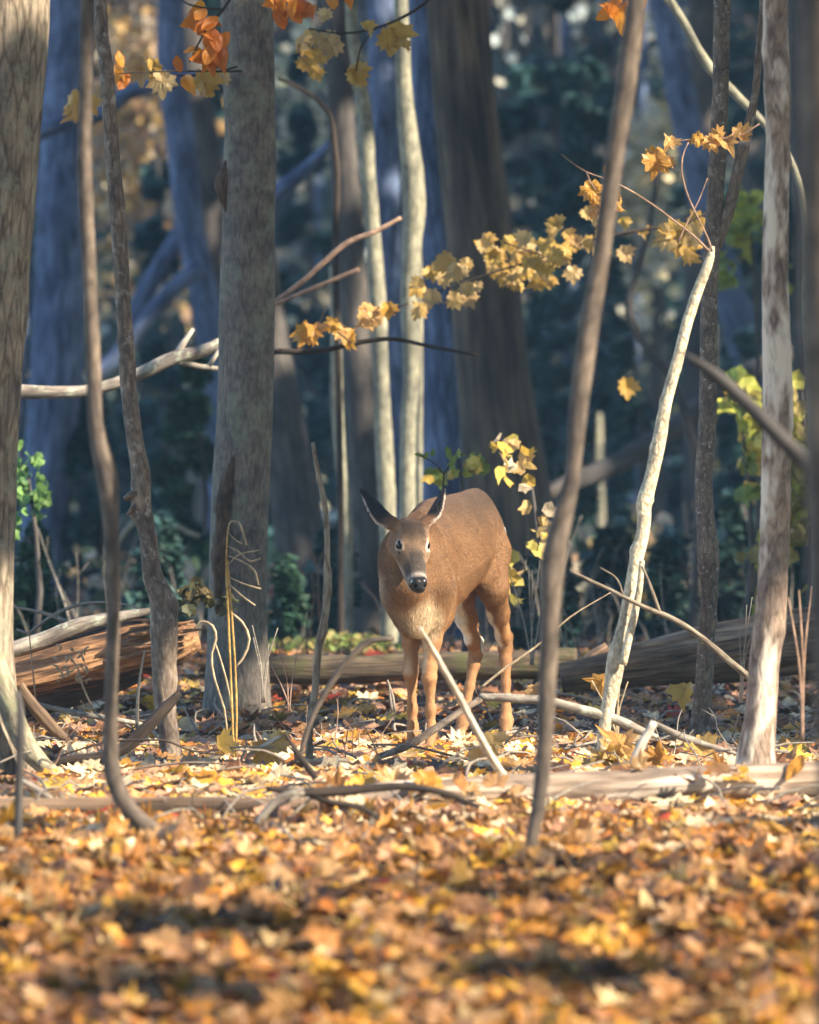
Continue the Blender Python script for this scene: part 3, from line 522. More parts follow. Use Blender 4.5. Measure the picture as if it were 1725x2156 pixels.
for pts in ([(487, 1290, 4.5), (510, 1310, 6.0), (525, 1345, 6.0), (512, 1385, 5.2), (497, 1405, 4.5)], [(405, 1330, 3.0), (425, 1308, 5.2), (448, 1318, 6.0), (455, 1345, 6.0), (446, 1375, 5.2), (452, 1430, 5.2), (472, 1490, 4.5), (480, 1560, 3.0)], [(452, 1350, 3.8), (468, 1400, 4.5), (485, 1470, 3.8), (490, 1560, 3.0)]):
    limb('stalk', cv, pts, 19.2, B_strawp, sides=8)
def weed(label, x, y, D, h, n, mat, spread=30, seed=0, w=4, cat='dry plant', nm='dry_weed'):
    r = random.Random(seed); e = empty(nm, tuple(at(x, y, D))); tag(e, label, cat)
    for k in range(n):
        dx = r.uniform(-spread, spread); hh = h*r.uniform(.6, 1)
        limb('stalk', e, [(x+r.uniform(-4, 4), y, w), (x+dx*.3+r.uniform(-5, 5), y-hh*.5, w*.8), (x+dx, y-hh, w*.5)], D, mat, sides=6, seg=.03)
    return e
weed('thin reddish whip standing in front of the split log', 75, 1490, 19.0, 200, 1, B_twig, 22, 1, 4)
weed('short lichened twig standing between blurred stem and crooked sapling', 292, 1535, 18.9, 170, 1, B_dead, 14, 2, 9)
weed('small sprig of bare twigs right of the golden stalks', 555, 1480, 19.6, 200, 4, B_dead, 45, 3, 5)
weed('bare brown twigs standing behind the pale split stick', 610, 1500, 20.0, 150, 3, B_twig, 50, 8, 4)
weed('short grey peg-like twig left of the deer forefeet', 828, 1500, 19.8, 90, 2, B_dead, 14, 4, 8)
weed('thin bare stems standing in the big rotten log shade', 1560, 1480, 19.5, 230, 4, B_dead, 50, 5, 4)
weed('blurred reddish upright stems at the right edge', 1690, 1560, 16.8, 350, 3, B_twig, 30, 6, 7)
weed('thin twigs standing at the cream sapling foot', 1300, 1560, 18.8, 160, 4, B_strawp, 55, 9, 5)
weed('thin bare twigs behind the deer hind legs', 1120, 1400, 22.0, 240, 5, B_dead, 70, 11, 4)
wf = weed('curly pale seed heads standing before the split log', 175, 1480, 19.2, 10, 1, B_strawp, 10, 7, 5)
rr = random.Random(5)
limb('stalk', wf, [(195, 1490, 5), (175, 1445, 5), (165, 1410, 4), (150, 1385, 4)], 19.2, B_strawp, sides=6)
for k in range(26):
    x, y = 160+rr.uniform(-45, 25), 1405+rr.uniform(-35, 45)
    limb('seed_head', wf, [(x, y, 3), (x+rr.uniform(-7, 7), y-6, 6), (x+rr.uniform(-10, 10), y-12+rr.uniform(-5, 5), 3)], 19.2, B_strawp, sides=6, seg=.01, rough=.3)
# twigs and sticks scattered through the litter
tb = Bag()
for k in range(290):
    D = random.uniform(15.4, 24); x = random.uniform(-.085, .085)*D; a = random.uniform(0, 3.14); L = random.uniform(.06, .28); z = float(gz(x, D))+random.uniform(.03, .09); r0 = random.uniform(.0015, .006)
    c, s = math.cos(a)*L/2, math.sin(a)*L/2; dz = random.uniform(-.04, .06)
    tb.tube([(x-c, D-s, z-dz), (x+random.uniform(-.03, .03), D, z+.015), (x+c, D+s, z+dz)], [r0, r0*.9, r0*.5], sides=5, seg=.08, rough=.1, seed=k)
tag(tb.build('twig_litter', B_dead), 'small broken twigs strewn through the leaves', kind='stuff')

def brush(label, x0, x1, y0, y1, D0, D1, n, mat, seed, hmax=120, wmax=7):
    r = random.Random(seed); e = empty('brush', tuple(at((x0+x1)/2, y1, (D0+D1)/2))); tag(e, label, 'brush')
    for k in range(n):
        x = r.uniform(x0, x1); y = r.uniform((y0+y1)/2, y1); D = r.uniform(D0, D1); g = float(gz((x-CX)/F*D, D)); yb = HY+(CAMZ-g)*F/D-4
        dx, dy = r.uniform(-90, 90), r.uniform(.2, 1)*hmax; w = r.uniform(2.5, wmax)
        pts = [(x+dx, yb-dy, w*.4), (x+dx*.7+r.uniform(-10, 10), yb-dy*.8, w*.6), (x+dx*.3+r.uniform(-8, 8), yb-dy*.4, w*.85), (x, yb, w)]
        limb('twig', e, pts, D, mat, D1=D+r.uniform(-.3, .3), sides=6, seg=.04, rough=.12, seed=k)
        if k % 2:
            q = pts[1]; limb('twig', e, [(q[0]+r.uniform(-40, 40), q[1]-r.uniform(10, 40), w*.3), q], D, mat, sides=5, seg=.04)
    return e
brush('blurred dead twigs tangled over the lower left dark log', 420, 1000, 1560, 1720, 14.6, 16.4, 16, B_dead, 1, 90, 10)
brush('bare twig tangle standing left of the deer forelegs', 560, 830, 1380, 1600, 18.2, 20.5, 14, B_twig, 2, 140, 5)
brush('bare twig tangle around the leaning cream sapling foot', 1150, 1560, 1420, 1620, 18.0, 20.0, 14, B_dead, 3, 120, 5)
brush('thin twig tangle in front of the split log', 40, 330, 1400, 1600, 17.8, 19.5, 12, B_twig, 4, 130, 5)
brush('fine dark brush behind the mossy log', 560, 1160, 1150, 1380, 23.5, 27, 22, B_dkdead, 5, 260, 4)
brush('fine brush behind the big rotten log', 1150, 1720, 1100, 1330, 24, 29, 26, B_dead, 6, 260, 5)
brush('dim crossing branches in the left background', 60, 460, 1000, 1300, 25, 31, 16, B_dead, 7, 300, 7)
brush('dense dim brush low behind the deer legs', 700, 1300, 1150, 1340, 26, 34, 26, B_far, 12, 200, 6)
brush('dense dim brush low in the right background', 1200, 1720, 1050, 1330, 29, 38, 34, B_far, 13, 300, 6)
brush('dim crossing branches behind the deer rump', 1090, 1330, 900, 1300, 27, 33, 14, B_dead, 8, 380, 7)
# ------------------------------------------------------------------ the deer
YAW = math.radians(21); DX = (886-CX)/F*20.0; DCOS, DSIN = math.cos(YAW), math.sin(YAW)
def b2v(p): x, y, z = p; return np.array([x*DCOS+y*DSIN, -x*DSIN+y*DCOS, z])
class SDF:
    def __init__(s, lo, hi, h):
        s.lo = np.array(lo); s.h = h; s.n = np.ceil((np.array(hi)-s.lo)/h).astype(int)+1
        s.f = np.full(s.n, 1.0, np.float32)
        s.ax = [(s.lo[i]+h*np.arange(s.n[i])).astype(np.float32) for i in range(3)]
    def box(s, lo, hi, pad):
        a = np.clip(((np.array(lo)-pad-s.lo)/s.h).astype(int), 0, s.n); b = np.clip(((np.array(hi)+pad-s.lo)/s.h).astype(int)+1, 0, s.n)
        sl_ = tuple(slice(a[i], b[i]) for i in range(3))
        return sl_, np.meshgrid(*[s.ax[i][sl_[i]] for i in range(3)], indexing='ij')
    def smin(s, sl_, d, k):
        f = s.f[sl_]; hh = np.clip(.5+.5*(f-d)/k, 0, 1); s.f[sl_] = f*(1-hh)+d*hh-k*hh*(1-hh)
    def smax(s, sl_, d, k):       # carve: keep outside of d
        f = s.f[sl_]; hh = np.clip(.5-.5*(f+d)/k, 0, 1); s.f[sl_] = f*(1-hh)-d*hh+k*hh*(1-hh)
    def cone(s, a, b, ra, rb, k=.02):
        a = np.array(a); b = np.array(b); r = max(ra, rb)
        sl_, (X, Y, Z) = s.box(np.minimum(a, b)-r, np.maximum(a, b)+r, .05)
        ab = b-a; t = np.clip(((X-a[0])*ab[0]+(Y-a[1])*ab[1]+(Z-a[2])*ab[2])/(ab@ab), 0, 1)
        d = np.sqrt((X-a[0]-t*ab[0])**2+(Y-a[1]-t*ab[1])**2+(Z-a[2]-t*ab[2])**2)-(ra+(rb-ra)*t)
        s.smin(sl_, d, k)
    def chain(s, pts, k=.015):
        for (a, ra), (b, rb) in zip(pts[:-1], pts[1:]): s.cone(a, b, ra, rb, k)
    def ell(s, c, r, R=None, k=.03, carve=False):
        c = np.array(c); r = np.array(r); m = r.max()
        sl_, (X, Y, Z) = s.box(c-m, c+m, .05)
        P = np.stack([X-c[0], Y-c[1], Z-c[2]], -1)
        if R is not None: P = P@np.asarray(R)       # columns of R: ellipsoid axes
        k0 = np.sqrt(((P/r)**2).sum(-1)); k1 = np.sqrt(((P/r**2)**2).sum(-1))+1e-6
        d = k0*(k0-1)/k1
        (s.smax if carve else s.smin)(sl_, d, k)
    def loft(s, O, A, U, V, T, HW, HH, OU, k=.03, pw=2.0, ou2=None, taper=0):
        """sections across axis A at T with half sizes HW (along U), HH (along V), centre shift OU along V"""
        O, A, U, V = map(np.array, (O, A, U, V)); m = max(max(HW), max(HH))
        c = [O+A*t+V*o for t in (T[0], T[-1]) for o in (min(OU), max(OU))]
        sl_, (X, Y, Z) = s.box(np.min(c, axis=0)-m, np.max(c, axis=0)+m, .03)
        x, y, z = X-O[0], Y-O[1], Z-O[2]
        t = x*A[0]+y*A[1]+z*A[2]; u = x*U[0]+y*U[1]+z*U[2]; v = x*V[0]+y*V[1]+z*V[2]
        tt = np.linspace(T[0], T[-1], 200)
        def sm(Y_): 
            y_ = np.interp(tt, T, Y_); kk = np.hanning(21); kk /= kk.sum(); return np.convolve(np.pad(y_, 10, 'edge'), kk, 'valid')
        tcl = np.clip(t, T[0], T[-1])
        hw = np.interp(tcl, tt, sm(HW)); hh = np.interp(tcl, tt, sm(HH)); ou = np.interp(tcl, tt, sm(OU))
        if ou2 is not None: u = u-np.interp(tcl, tt, sm(ou2))
        over = (t-tcl)/np.minimum(hw, hh)
        if taper: hw = hw*(1-taper*np.clip((v-ou)/hh, -.3, 1))
        q = (np.abs(u/hw)**pw+np.abs((v-ou)/hh)**pw)**(1/pw)
        q = np.sqrt(q**2+(over*1.6)**2)
        s.smin(sl_, (q-1)*np.minimum(hw, hh), k)
    def mesh(s):
        f = s.f; n = s.n; ins = f < 0
        cube = np.zeros(tuple(n-1), np.int8)
        for i in (0, 1):
            for j in (0, 1):
                for k in (0, 1): cube += ins[i:n[0]-1+i, j:n[1]-1+j, k:n[2]-1+k]
        act = (cube > 0) & (cube < 8); ids = np.full(act.shape, -1, np.int64); C = np.argwhere(act); ids[act] = np.arange(len(C))
        acc = np.zeros((len(C), 3)); cnt = np.zeros(len(C))
        cor = [(i, j, k) for i in (0, 1) for j in (0, 1) for k in (0, 1)]
        for a in cor:
            for ax in range(3):
                if a[ax]: continue
                b = list(a); b[ax] = 1
                fa = f[C[:, 0]+a[0], C[:, 1]+a[1], C[:, 2]+a[2]]; fb = f[C[:, 0]+b[0], C[:, 1]+b[1], C[:, 2]+b[2]]
                m = (fa < 0) != (fb < 0); t = np.where(m, fa/(fa-fb+1e-20), 0)
                p = C+np.array(a, float); p[:, ax] += t
                acc += p*m[:, None]; cnt += m
        V = s.lo+s.h*acc/cnt[:, None]
        Q = []
        for ax in range(3):
            sl0 = [slice(None)]*3; sl1 = [slice(None)]*3; sl0[ax] = slice(0, -1); sl1[ax] = slice(1, None)
            a0, a1 = ins[tuple(sl0)], ins[tuple(sl1)]
            for flip, m in ((0, a0 & ~a1), (1, ~a0 & a1)):
                E = np.argwhere(m); o1, o2 = [(1, 2), (2, 0), (0, 1)][ax]
                E = E[(E[:, o1] > 0) & (E[:, o2] > 0)]
                def g(d1, d2):
                    e = E.copy(); e[:, o1] -= d1; e[:, o2] -= d2; return ids[e[:, 0], e[:, 1], e[:, 2]]
                q = np.stack([g(0, 0), g(1, 0), g(1, 1), g(0, 1)], -1)
                Q.append(q[:, ::-1] if flip else q)
        return V, np.vstack(Q)

def make_deer():
    s = SDF((-.33, -.62, -.03), (.46, 1.0, 1.03), .005)
    up = np.array([0, 0, 1.]); Ax = b2v((0, 1, 0)); Ux = b2v((1, 0, 0))
    # trunk of the body
    T  = [-.17, -.12, -.04, .05, .15, .28, .39, .48, .55, .62, .69, .74]
    HW = [.05, .078, .098, .106, .111, .114, .108, .096, .090, .080, .062, .036]
    top= [.72, .79, .850, .892, .902, .908, .915, .925, .932, .915, .865, .80]
    bot= [.56, .475, .425, .440, .480, .525, .560, .585, .600, .62, .66, .70]
    top = np.array(top); bot = np.array(bot)
    s.loft((0, 0, 0), Ax, Ux, up, T, HW, list((top-bot)/2), list((top+bot)/2), k=.02, pw=2.1, taper=.27)
    # haunches and shoulders
    for sx in (1, -1):
        s.ell(b2v((sx*.038, .560, .725)), (.058, .100, .135), np.stack([Ux, Ax, up], 1), k=.028)
        s.ell(b2v((sx*.066, .0, .60)), (.044, .075, .15), np.stack([Ux, Ax, up], 1), k=.025)
    # neck
    hc = np.array([-.030, -.30, .735])          # between the eyes, view frame (x right, y away)
    s.cone(b2v((0, .06, .73)), np.array([-.038, -.13, .71]), .096, .082, k=.05)
    s.cone(np.array([-.055, -.10, .65]), np.array([-.052, -.16, .61]), .09, .07, k=.05)
    s.cone(np.array([-.045, -.12, .72]), np.array([-.04, -.20, .76]), .083, .060, k=.05)
    s.cone(np.array([-.06, -.10, .56]), np.array([-.025, -.08, .47]), .07, .05, k=.05)     # brisket
    # fore legs
    def leg(pts, k=.02): s.chain([(b2v(p), r) for p, r in pts], k)
    for sx, dy, dz in ((1, -.01, 0), (-1, .03, .015)):
        s.cone(b2v((sx*.075, -.02+dy, .60)), b2v((sx*.062, .02+dy, .50)), .062, .05, k=.05)
        leg([((sx*.056, .015+dy, .50), .046), ((sx*.047, .0+dy, .40), .030), ((sx*.043, -.012+dy, .31+dz), .0215)], k=.02)
        leg([((sx*.043, -.012+dy, .31+dz), .0215), ((sx*.043, -.018+dy, .272+dz), .0225), ((sx*.042, -.010+dy, .235+dz), .0152), ((sx*.042, -.004+dy, .16), .016), ((sx*.042, .0+dy, .10), .0152)])
        leg([((sx*.042, .002+dy, .10), .016), ((sx*.042, .004+dy, .078), .0152), ((sx*.043, -.02+dy, .04), .016)])
        s.cone(b2v((sx*.043-.011, -.03+dy, .028)), b2v((sx*.043-.010, -.052+dy, .008)), .015, .009, k=.006)
        s.cone(b2v((sx*.043+.011, -.03+dy, .028)), b2v((sx*.043+.010, -.052+dy, .008)), .015, .009, k=.006)
        s.cone(b2v((sx*.043, .024+dy, .062)), b2v((sx*.043, .028+dy, .052)), .009, .007, k=.006)
    # hind legs (left hind is at the right of the picture)
    for sx, st, hk, ft, hf in ((1, (.084, .49, .575), (.045, .745, .355), (.068, .690, .09), (.080, .655, .02)),
                               (-1, (-.045, .49, .55), (-.062, .725, .335), (-.088, .665, .09), (-.096, .63, .02))):
        st, hk, ft, hf = map(np.array, (st, hk, ft, hf)); d = lambda a, b, t: a+(b-a)*t
        leg([((sx*.050, .575, .70), .074), (tuple(st), .050)], k=.03)
        leg([(tuple(st+[0, .03, .0]), .050), (tuple(d(st, hk, .42)+[0, .01, 0]), .034), (tuple(d(st, hk, .8)), .0215), (tuple(hk), .0215)], k=.03)
        leg([(tuple(hk+[0, .0, -.012]), .021), (tuple(hk+[0, .028, .035]), .0125)], k=.02)
        leg([(tuple(d(st, hk, .62)+[0, .04, .02]), .012), (tuple(hk+[0, .028, .035]), .0115)], k=.03)
        leg([(tuple(hk), .0215), (tuple(d(hk, ft, .18)), .021), (tuple(d(hk, ft, .5)), .016), (tuple(d(hk, ft, .85)), .016), (tuple(ft), .0225)], k=.014)
        leg([(tuple(ft), .0215), (tuple(d(ft, hf, .7)), .019)])
        for e in (-.011, .011):
            s.cone(b2v(hf+[e, .01, .01]), b2v(hf+[e, -.022, -.010]), .015, .009, k=.006)
        s.cone(b2v(ft+[0, .022, -.02]), b2v(ft+[0, .026, -.032]), .009, .007, k=.006)
    # tail
    s.chain([(b2v((0, 0.715,  .83)), .026), (b2v((0, 0.765,  .77)), .026), (b2v((0, 0.770,  .68)), .020), (b2v((0, 0.775,  .61)), .010)], k=.02)
    # head
    f = nrm(np.array([.17, -.60, -.78])); rt = nrm(np.cross(f, up)); u = np.cross(rt, f)      # rt: towards picture right? checked below
    if rt[0] < 0: rt = -rt
    hT = [-.105, -.085, -.05, -.01, .03, .06, .09, .12, .145, .160, .168]
    hW = [.028, .042, .052, .0545, .050, .042, .036, .0325, .030, .026, .018]
    hH = [.030, .050, .062, .066, .060, .052, .044, .037, .032, .026, .018]
    hO = [-.012, -.010, -.012, -.016, -.022, -.025, -.026, -.024, -.021, -.018, -.016]
    s.loft(hc, f, rt, u, hT, hW, hH, hO, k=.02, pw=2.25)
    H = lambda t, x, z: hc+f*t+rt*x+u*z
    s.cone(H(-.06, 0, -.02), np.array([-.042, -.19, .745]), .050, .062, k=.04)      # poll into the neck
    s.ell(H(.10, 0, -.045), (.05, .024, .018), np.stack([f, rt, u], 1), k=.02)       # chin and jaw
    s.ell(H(.150, 0, -.010), (.020, .025, .022), np.stack([f, rt, u], 1), k=.008)    # nose pad
    for sx in (1, -1):
        s.ell(H(.148, sx*.014, .002), (.014, .012, .012), np.stack([f, rt, u], 1), k=.008)
        s.ell(H(.163, sx*.0135, -.004), (.008, .0045, .006), np.stack([f, rt, u], 1), k=.004, carve=True)     # nostril
        s.cone(H(-.034, sx*.038, .034), H(.006, sx*.040, .032), .012, .008, k=.02)     # brow
        s.ell(H(.004, sx*.0505, .024), (.020, .013, .0135), np.stack([f, rt, u], 1), k=.006, carve=True)     # eye socket
        s.cone(H(.015, sx*.040, -.012), H(-.03, sx*.038, -.030), .018, .026, k=.03)     # cheek
    # ears: thin cupped shells
    ears = []
    for base, tip, n_, roll in ((H(-.062, -.040, .020), np.array([-.202, -.275, .950]), (-.62, .55, -.55), 0),
                                (H(-.062, .040, .020), np.array([.072, -.19, .948]), (.86, .40, -.30), 0)):
        a = tip-base; Lr = np.linalg.norm(a); a = a/Lr; n0 = np.array(n_); n0 = nrm(n0-a*(n0@a)); w = np.cross(a, n0)
        sl_, (X, Y, Z) = s.box(np.minimum(base, tip)-.06, np.maximum(base, tip)+.06, .0)
        x, y, z = X-base[0], Y-base[1], Z-base[2]
        t = (x*a[0]+y*a[1]+z*a[2])/Lr; ww = x*w[0]+y*w[1]+z*w[2]; nn = x*n0[0]+y*n0[1]+z*n0[2]
        hw = np.interp(t, [-.1, 0, .12, .3, .5, .7, .85, .95, 1.0], [.020, .024, .036, .0455, .0455, .036, .022, .011, .004])
        curve = 14*ww**2*(1-.5*np.clip(t, 0, 1)) - .012*np.clip(1-t*3, 0, 1) + .018*t**2
        d = np.maximum(np.abs(nn-curve)-.0036-.006*np.clip(1-t*2.5, 0, 1), np.maximum(np.abs(ww)-hw, np.maximum(-.02-t*Lr, (t-1)*Lr)))
        s.smin(sl_, d, .006)
        s.cone(base-a*.02, base+a*.03, .026, .017, k=.02)
        ears.append((base, a, Lr, w, n0))
    # eyelids
    for sx in (1, -1):
        for dz_, off in ((.0125, .002), (-.0115, -.002)):
            s.cone(H(-.016, sx*.0465, .020+dz_*.5), H(.004, sx*(.0525-dz_*.5), .021+dz_), .0036, .0038, k=.006)
            s.cone(H(.004, sx*(.0525-dz_*.5), .021+dz_), H(.026, sx*.0425, .017+dz_*.35), .0038, .0036, k=.006)
    V, Q = s.mesh()
    # ---- coat colours by region of the body
    bx = V[:, 0]*DCOS-V[:, 1]*DSIN; by = V[:, 0]*DSIN+V[:, 1]*DCOS; z = V[:, 2]
    def sst(a, b, x): t = np.clip((x-a)/(b-a), 0, 1); return t*t*(3-2*t)
    n1 = vnoise(V[:, 0]*1.3+V[:, 2], V[:, 1]+V[:, 2]*.8, 22, 2); n2 = vnoise(V[:, 0]+V[:, 2]*1.1, V[:, 1]-V[:, 2], 70, 4)
    C = np.tile(np.array([.228, .120, .054]), (len(V), 1))
    def blend(c, w): 
        nonlocal C; w = np.clip(w, 0, 1)[:, None]; C = C*(1-w)+np.array(c)*w
    blend((.090, .055, .037), sst(.72, .92, z)*(by > -.2))                         # darker back
    blend((.31, .148, .055), sst(.50, .70, by)*sst(.88, .6, z)*.7)                    # warm rump
    blend((.30, .160, .068), sst(.62, .45, z)*.6*(by > -.1))
    blend((.33, .175, .080), sst(.42, .30, z))                                        # legs
    blend((.30, .17, .085), sst(.12, .03, z)*.6)
    # belly
    botc = np.interp(by, T, bot); 
    blend((.74, .70, .62), 0*sst(.034, .012, z-botc+.004*n1)*sst(-.035, -.012, z-botc)*sst(.08, .16, by)*sst(.50, .46, by)*(z > .42))
    C = C*(1-.24*sst(.44, .66, z)*sst(-.26, -.02, V[:, 1]))[:, None]*(1+.10*vnoise(by, z*1.4, 9, 5)*(z > .45))[:, None]
    # inside of the hind legs and the back of the thighs
    for sx, xc in ((1, .075), (-1, -.075)):
        inner = sst(.018, -.012, sx*(bx-xc)); m = (by > .42)*sst(.36, .42, z)*sst(.62, .54, z)
        blend((.76, .72, .66), inner*m*.0)
    # white streak facing forward/inside on each gaskin
    def streak(a, b, r, c=(.74, .70, .63), k=1.):
        a = b2v(a); b = b2v(b); ab = b-a; t = np.clip(((V-a)@ab)/(ab@ab), 0, 1)
        dd = np.linalg.norm(V-a-t[:, None]*ab, axis=1); blend(c, k*sst(r, r*.55, dd+.003*n1))
    streak((.066, .13, .462), (.074, .37, .535), .040); streak((.040, .56, .48), (.032, .70, .37), .028); streak((-.045, .44, .53), (-.075, .65, .39), .036)
    streak((-.045, .76, .40), (-.04, .73, .345), .02)
    streak((-.045, -.035, .44), (-.040, -.03, .30), .034, (.56, .42, .27), .55); streak((.030, -.04, .42), (.030, -.04, .30), .018, (.56, .42, .28), .7)
    streak((-.03, -.13, .60), (.045, -.08, .47), .095, (.52, .40, .26), .9)           # pale chest
    streak((.05, -.09, .66), (.07, -.10, .58), .03, (.50, .36, .22), .6)
    streak((-.055, -.11, .45), (.0, -.08, .44), .045, (.24, .13, .065), .7)
    # tail
    tm = sst(.71, .74, by)*(z > .58); blend((.30, .16, .07), tm*.8); blend((.85, .83, .78), tm*(np.abs(bx) > .016)*(z > .6)*.9)
    # hooves
    blend((.02, .017, .015), sst(.034, .026, z)); streakh = 0
    for c in ((.09, .63, .055), (-.10, .61, .05)): 
        dd = np.linalg.norm(V-b2v(c), axis=1); blend((.75, .72, .66), sst(.026, .018, dd))
    # neck and head
    P = V-hc; ht = P@f; hx = P@rt; hz = P@u
    head = (np.abs(hx) < .085)*(ht > -.12)*(np.abs(hz+.01) < .085)*(V[:, 1] < -.19)
    blend((.215, .140, .090), head*sst(.0, .03, np.minimum(ht+.12, .08-np.abs(hx))))
    blend((.085, .054, .036), head*sst(-.10, -.06, ht)*sst(.015, -.03, ht)*sst(-.01, .02, hz)*sst(.052,.035,np.abs(hx)))    # dark crown
    blend((.30, .13, .045), head*sst(.030, .046, np.abs(hx))*sst(-.05, -.075, ht)*.8)                # rusty ear bases
    blend((.060, .048, .042), head*sst(.02, .055, ht)*sst(.034, .018, np.abs(hx))*sst(-.02, .0, hz)) # grey bridge
    blend((.065, .05, .045), head*sst(.055, .08, ht)*sst(-.035, -.012, hz)*.8)
    blend((.33, .24, .17), head*sst(-.02, -.035, hz)*sst(.0, .04, ht)*.8)                            # jaw
    blend((.46, .41, .36), head*sst(-.040, -.05, hz)*sst(.04, .07, ht))                              # white chin and throat
    blend((.40, .36, .32), head*np.exp(-((ht-.124)/.008)**2)*sst(-.04, -.03, hz)*.7)                 # white band behind the nose
    for sx in (1, -1):
        e = H(.004, sx*.060, .014); q = np.sqrt(((P@f-.004)/.031)**2+((hz-.018)/.026)**2+((hx-sx*.050)/.03)**2)
        blend((.55, .49, .42), head*sst(1.0, .72, q+.1*n1)*(.42 if sx < 0 else .9))
        q2 = np.sqrt(((P@f-.004)/.020)**2+((hz-.021)/.0140)**2+((hx-sx*.050)/.02)**2); blend((.010, .007, .006), sst(1.05, .85, q2))
        ql = np.sqrt(((ht-.026)/.008)**2+((hz-.006)/.006)**2+((hx-sx*.046)/.014)**2); blend((.02, .014, .012), sst(1.1, .8, ql))
    nose = head*sst(.133, .139, ht+.25*np.minimum(hz+.008, 0)+.10*np.minimum(.0, .02-np.abs(hx)))*sst(-.034, -.030, hz)
    blend((.012, .011, .012), nose)
    mouth = head*np.exp(-((hz+.034+.1*(.16-ht))/.0030)**2)*sst(.09, .105, ht); blend((.02, .013, .012), mouth*.85)
    for (base, a, Lr, w, n0) in ears:
        p = V-base; t = p@a/Lr; ww = p@w; nn = p@n0
        m = ((t > .0) & (t < 1.1) & (np.abs(ww) < .05) & (np.abs(nn) < .05)).astype(float)*sst(.02, .14, t)
        curve = 14*ww**2*(1-.5*np.clip(t, 0, 1)) - .012*np.clip(1-t*3, 0, 1) + .018*t**2
        blend((.018, .015, .017), m*sst(.1, .40, t)); blend((.10, .06, .035), m*sst(.34, .12, t)*.7)
        blend((.60, .50, .43), m*sst(0, .003, nn-curve)*sst(.92, .8, t))
        hw = np.interp(t, [-.1, 0, .12, .3, .5, .7, .85, .95, 1.0], [.020, .024, .036, .0455, .0455, .036, .022, .011, .004])
        blend((.42, .36, .32), m*sst(.004, .001, hw-np.abs(ww))*sst(.88, .75, t)*sst(.12, .25, t))
    C = C*(1+.10*n1[:, None]+.10*n2[:, None])
    C = np.clip(C, .004, 1)
    bare = np.clip(nose+ sst(.034, .026, z), 0, 1)
    es = np.zeros(len(V))
    for sx in (1, -1):
        es = np.maximum(es, (np.linalg.norm(V-H(.004, sx*.048, .020), axis=1) < .0235))
    for e_ in ears:
        tt_ = (V-e_[0])@e_[1]/e_[2]; es = np.maximum(es, .5*((tt_ > .05)&(np.linalg.norm(V-e_[0]-np.clip(tt_,0,1)[:,None]*e_[1]*e_[2], axis=1) < .06)))
    global eyearea; eyearea = es
    return V, Q, C, bare, H, f, rt, u, (bx, by, z), (ht, hx, hz, head)

dm, dt, db, do = nodes('coat_skin')
_a = N(dt, 'ShaderNodeAttribute', attribute_name='col'); _b = N(dt, 'ShaderNodeAttribute', attribute_name='bare')
_g = N(dt, 'ShaderNodeTexCoord'); _n = N(dt, 'ShaderNodeTexNoise', Scale=260, Detail=3); dt.links.new(_g.outputs['Object'], _n.inputs[0])
_v = ramp(dt, _n.outputs[0], [(.3, (.72, .70, .68)), (.7, (1.15, 1.15, 1.15))]).outputs[0]
dt.links.new(mix(dt, 1.0, _a.outputs['Color'], _v, 'MULTIPLY'), db.inputs['Base Color'])
_r = N(dt, 'ShaderNodeMapRange'); _r.inputs[3].default_value = .85; _r.inputs[4].default_value = .26; dt.links.new(_b.outputs['Fac'], _r.inputs[0]); dt.links.new(_r.outputs[0], db.inputs['Roughness'])
_bp = N(dt, 'ShaderNodeBump', Strength=.25, Distance=.002); dt.links.new(_n.outputs[0], _bp.inputs['Height']); dt.links.new(_bp.outputs[0], db.inputs['Normal'])
V, Q, C, bare, H_, f_, rt_, u_, (bx_, by_, bz_), (ht_, hx_, hz_, head_) = make_deer()
deer = new_mesh('deer', V, Q, dm, None, True, vcol=C, extra={'bare': bare}); deer.location = (DX, 20.0, 0)
tag(deer, 'young brown white-tailed doe standing among fallen leaves and looking ahead', 'deer')
# eyes
em, et, eb, eo = nodes('eye_dark'); eb.inputs['Base Color'].default_value = (.006, .004, .003, 1); eb.inputs['Roughness'].default_value = .04; eb.inputs['Specular IOR Level'].default_value = .15
def ball(name, c, r, R, mat, parent, nu=20, nv=12):
    th = np.linspace(0, np.pi, nv); ph = np.linspace(0, 2*np.pi, nu, endpoint=False); TH, PH = np.meshgrid(th, ph, indexing='ij')
    p = np.stack([np.sin(TH)*np.cos(PH), np.sin(TH)*np.sin(PH), np.cos(TH)], -1)*np.array(r)
    p = (p.reshape(-1, 3)@np.asarray(R).T)+c; i = np.arange(nv*nu).reshape(nv, nu); j = np.roll(i, -1, 1)
    q = np.stack([i[:-1], i[1:], j[1:], j[:-1]], -1).reshape(-1, 4)
    return new_mesh(name, p, q, mat, parent)
for sx in (1, -1):
    ball('eye', H_(.004, sx*.0430, .0195), (.0195, .0165, .0155), np.stack([f_, rt_, u_], 1), em, deer)
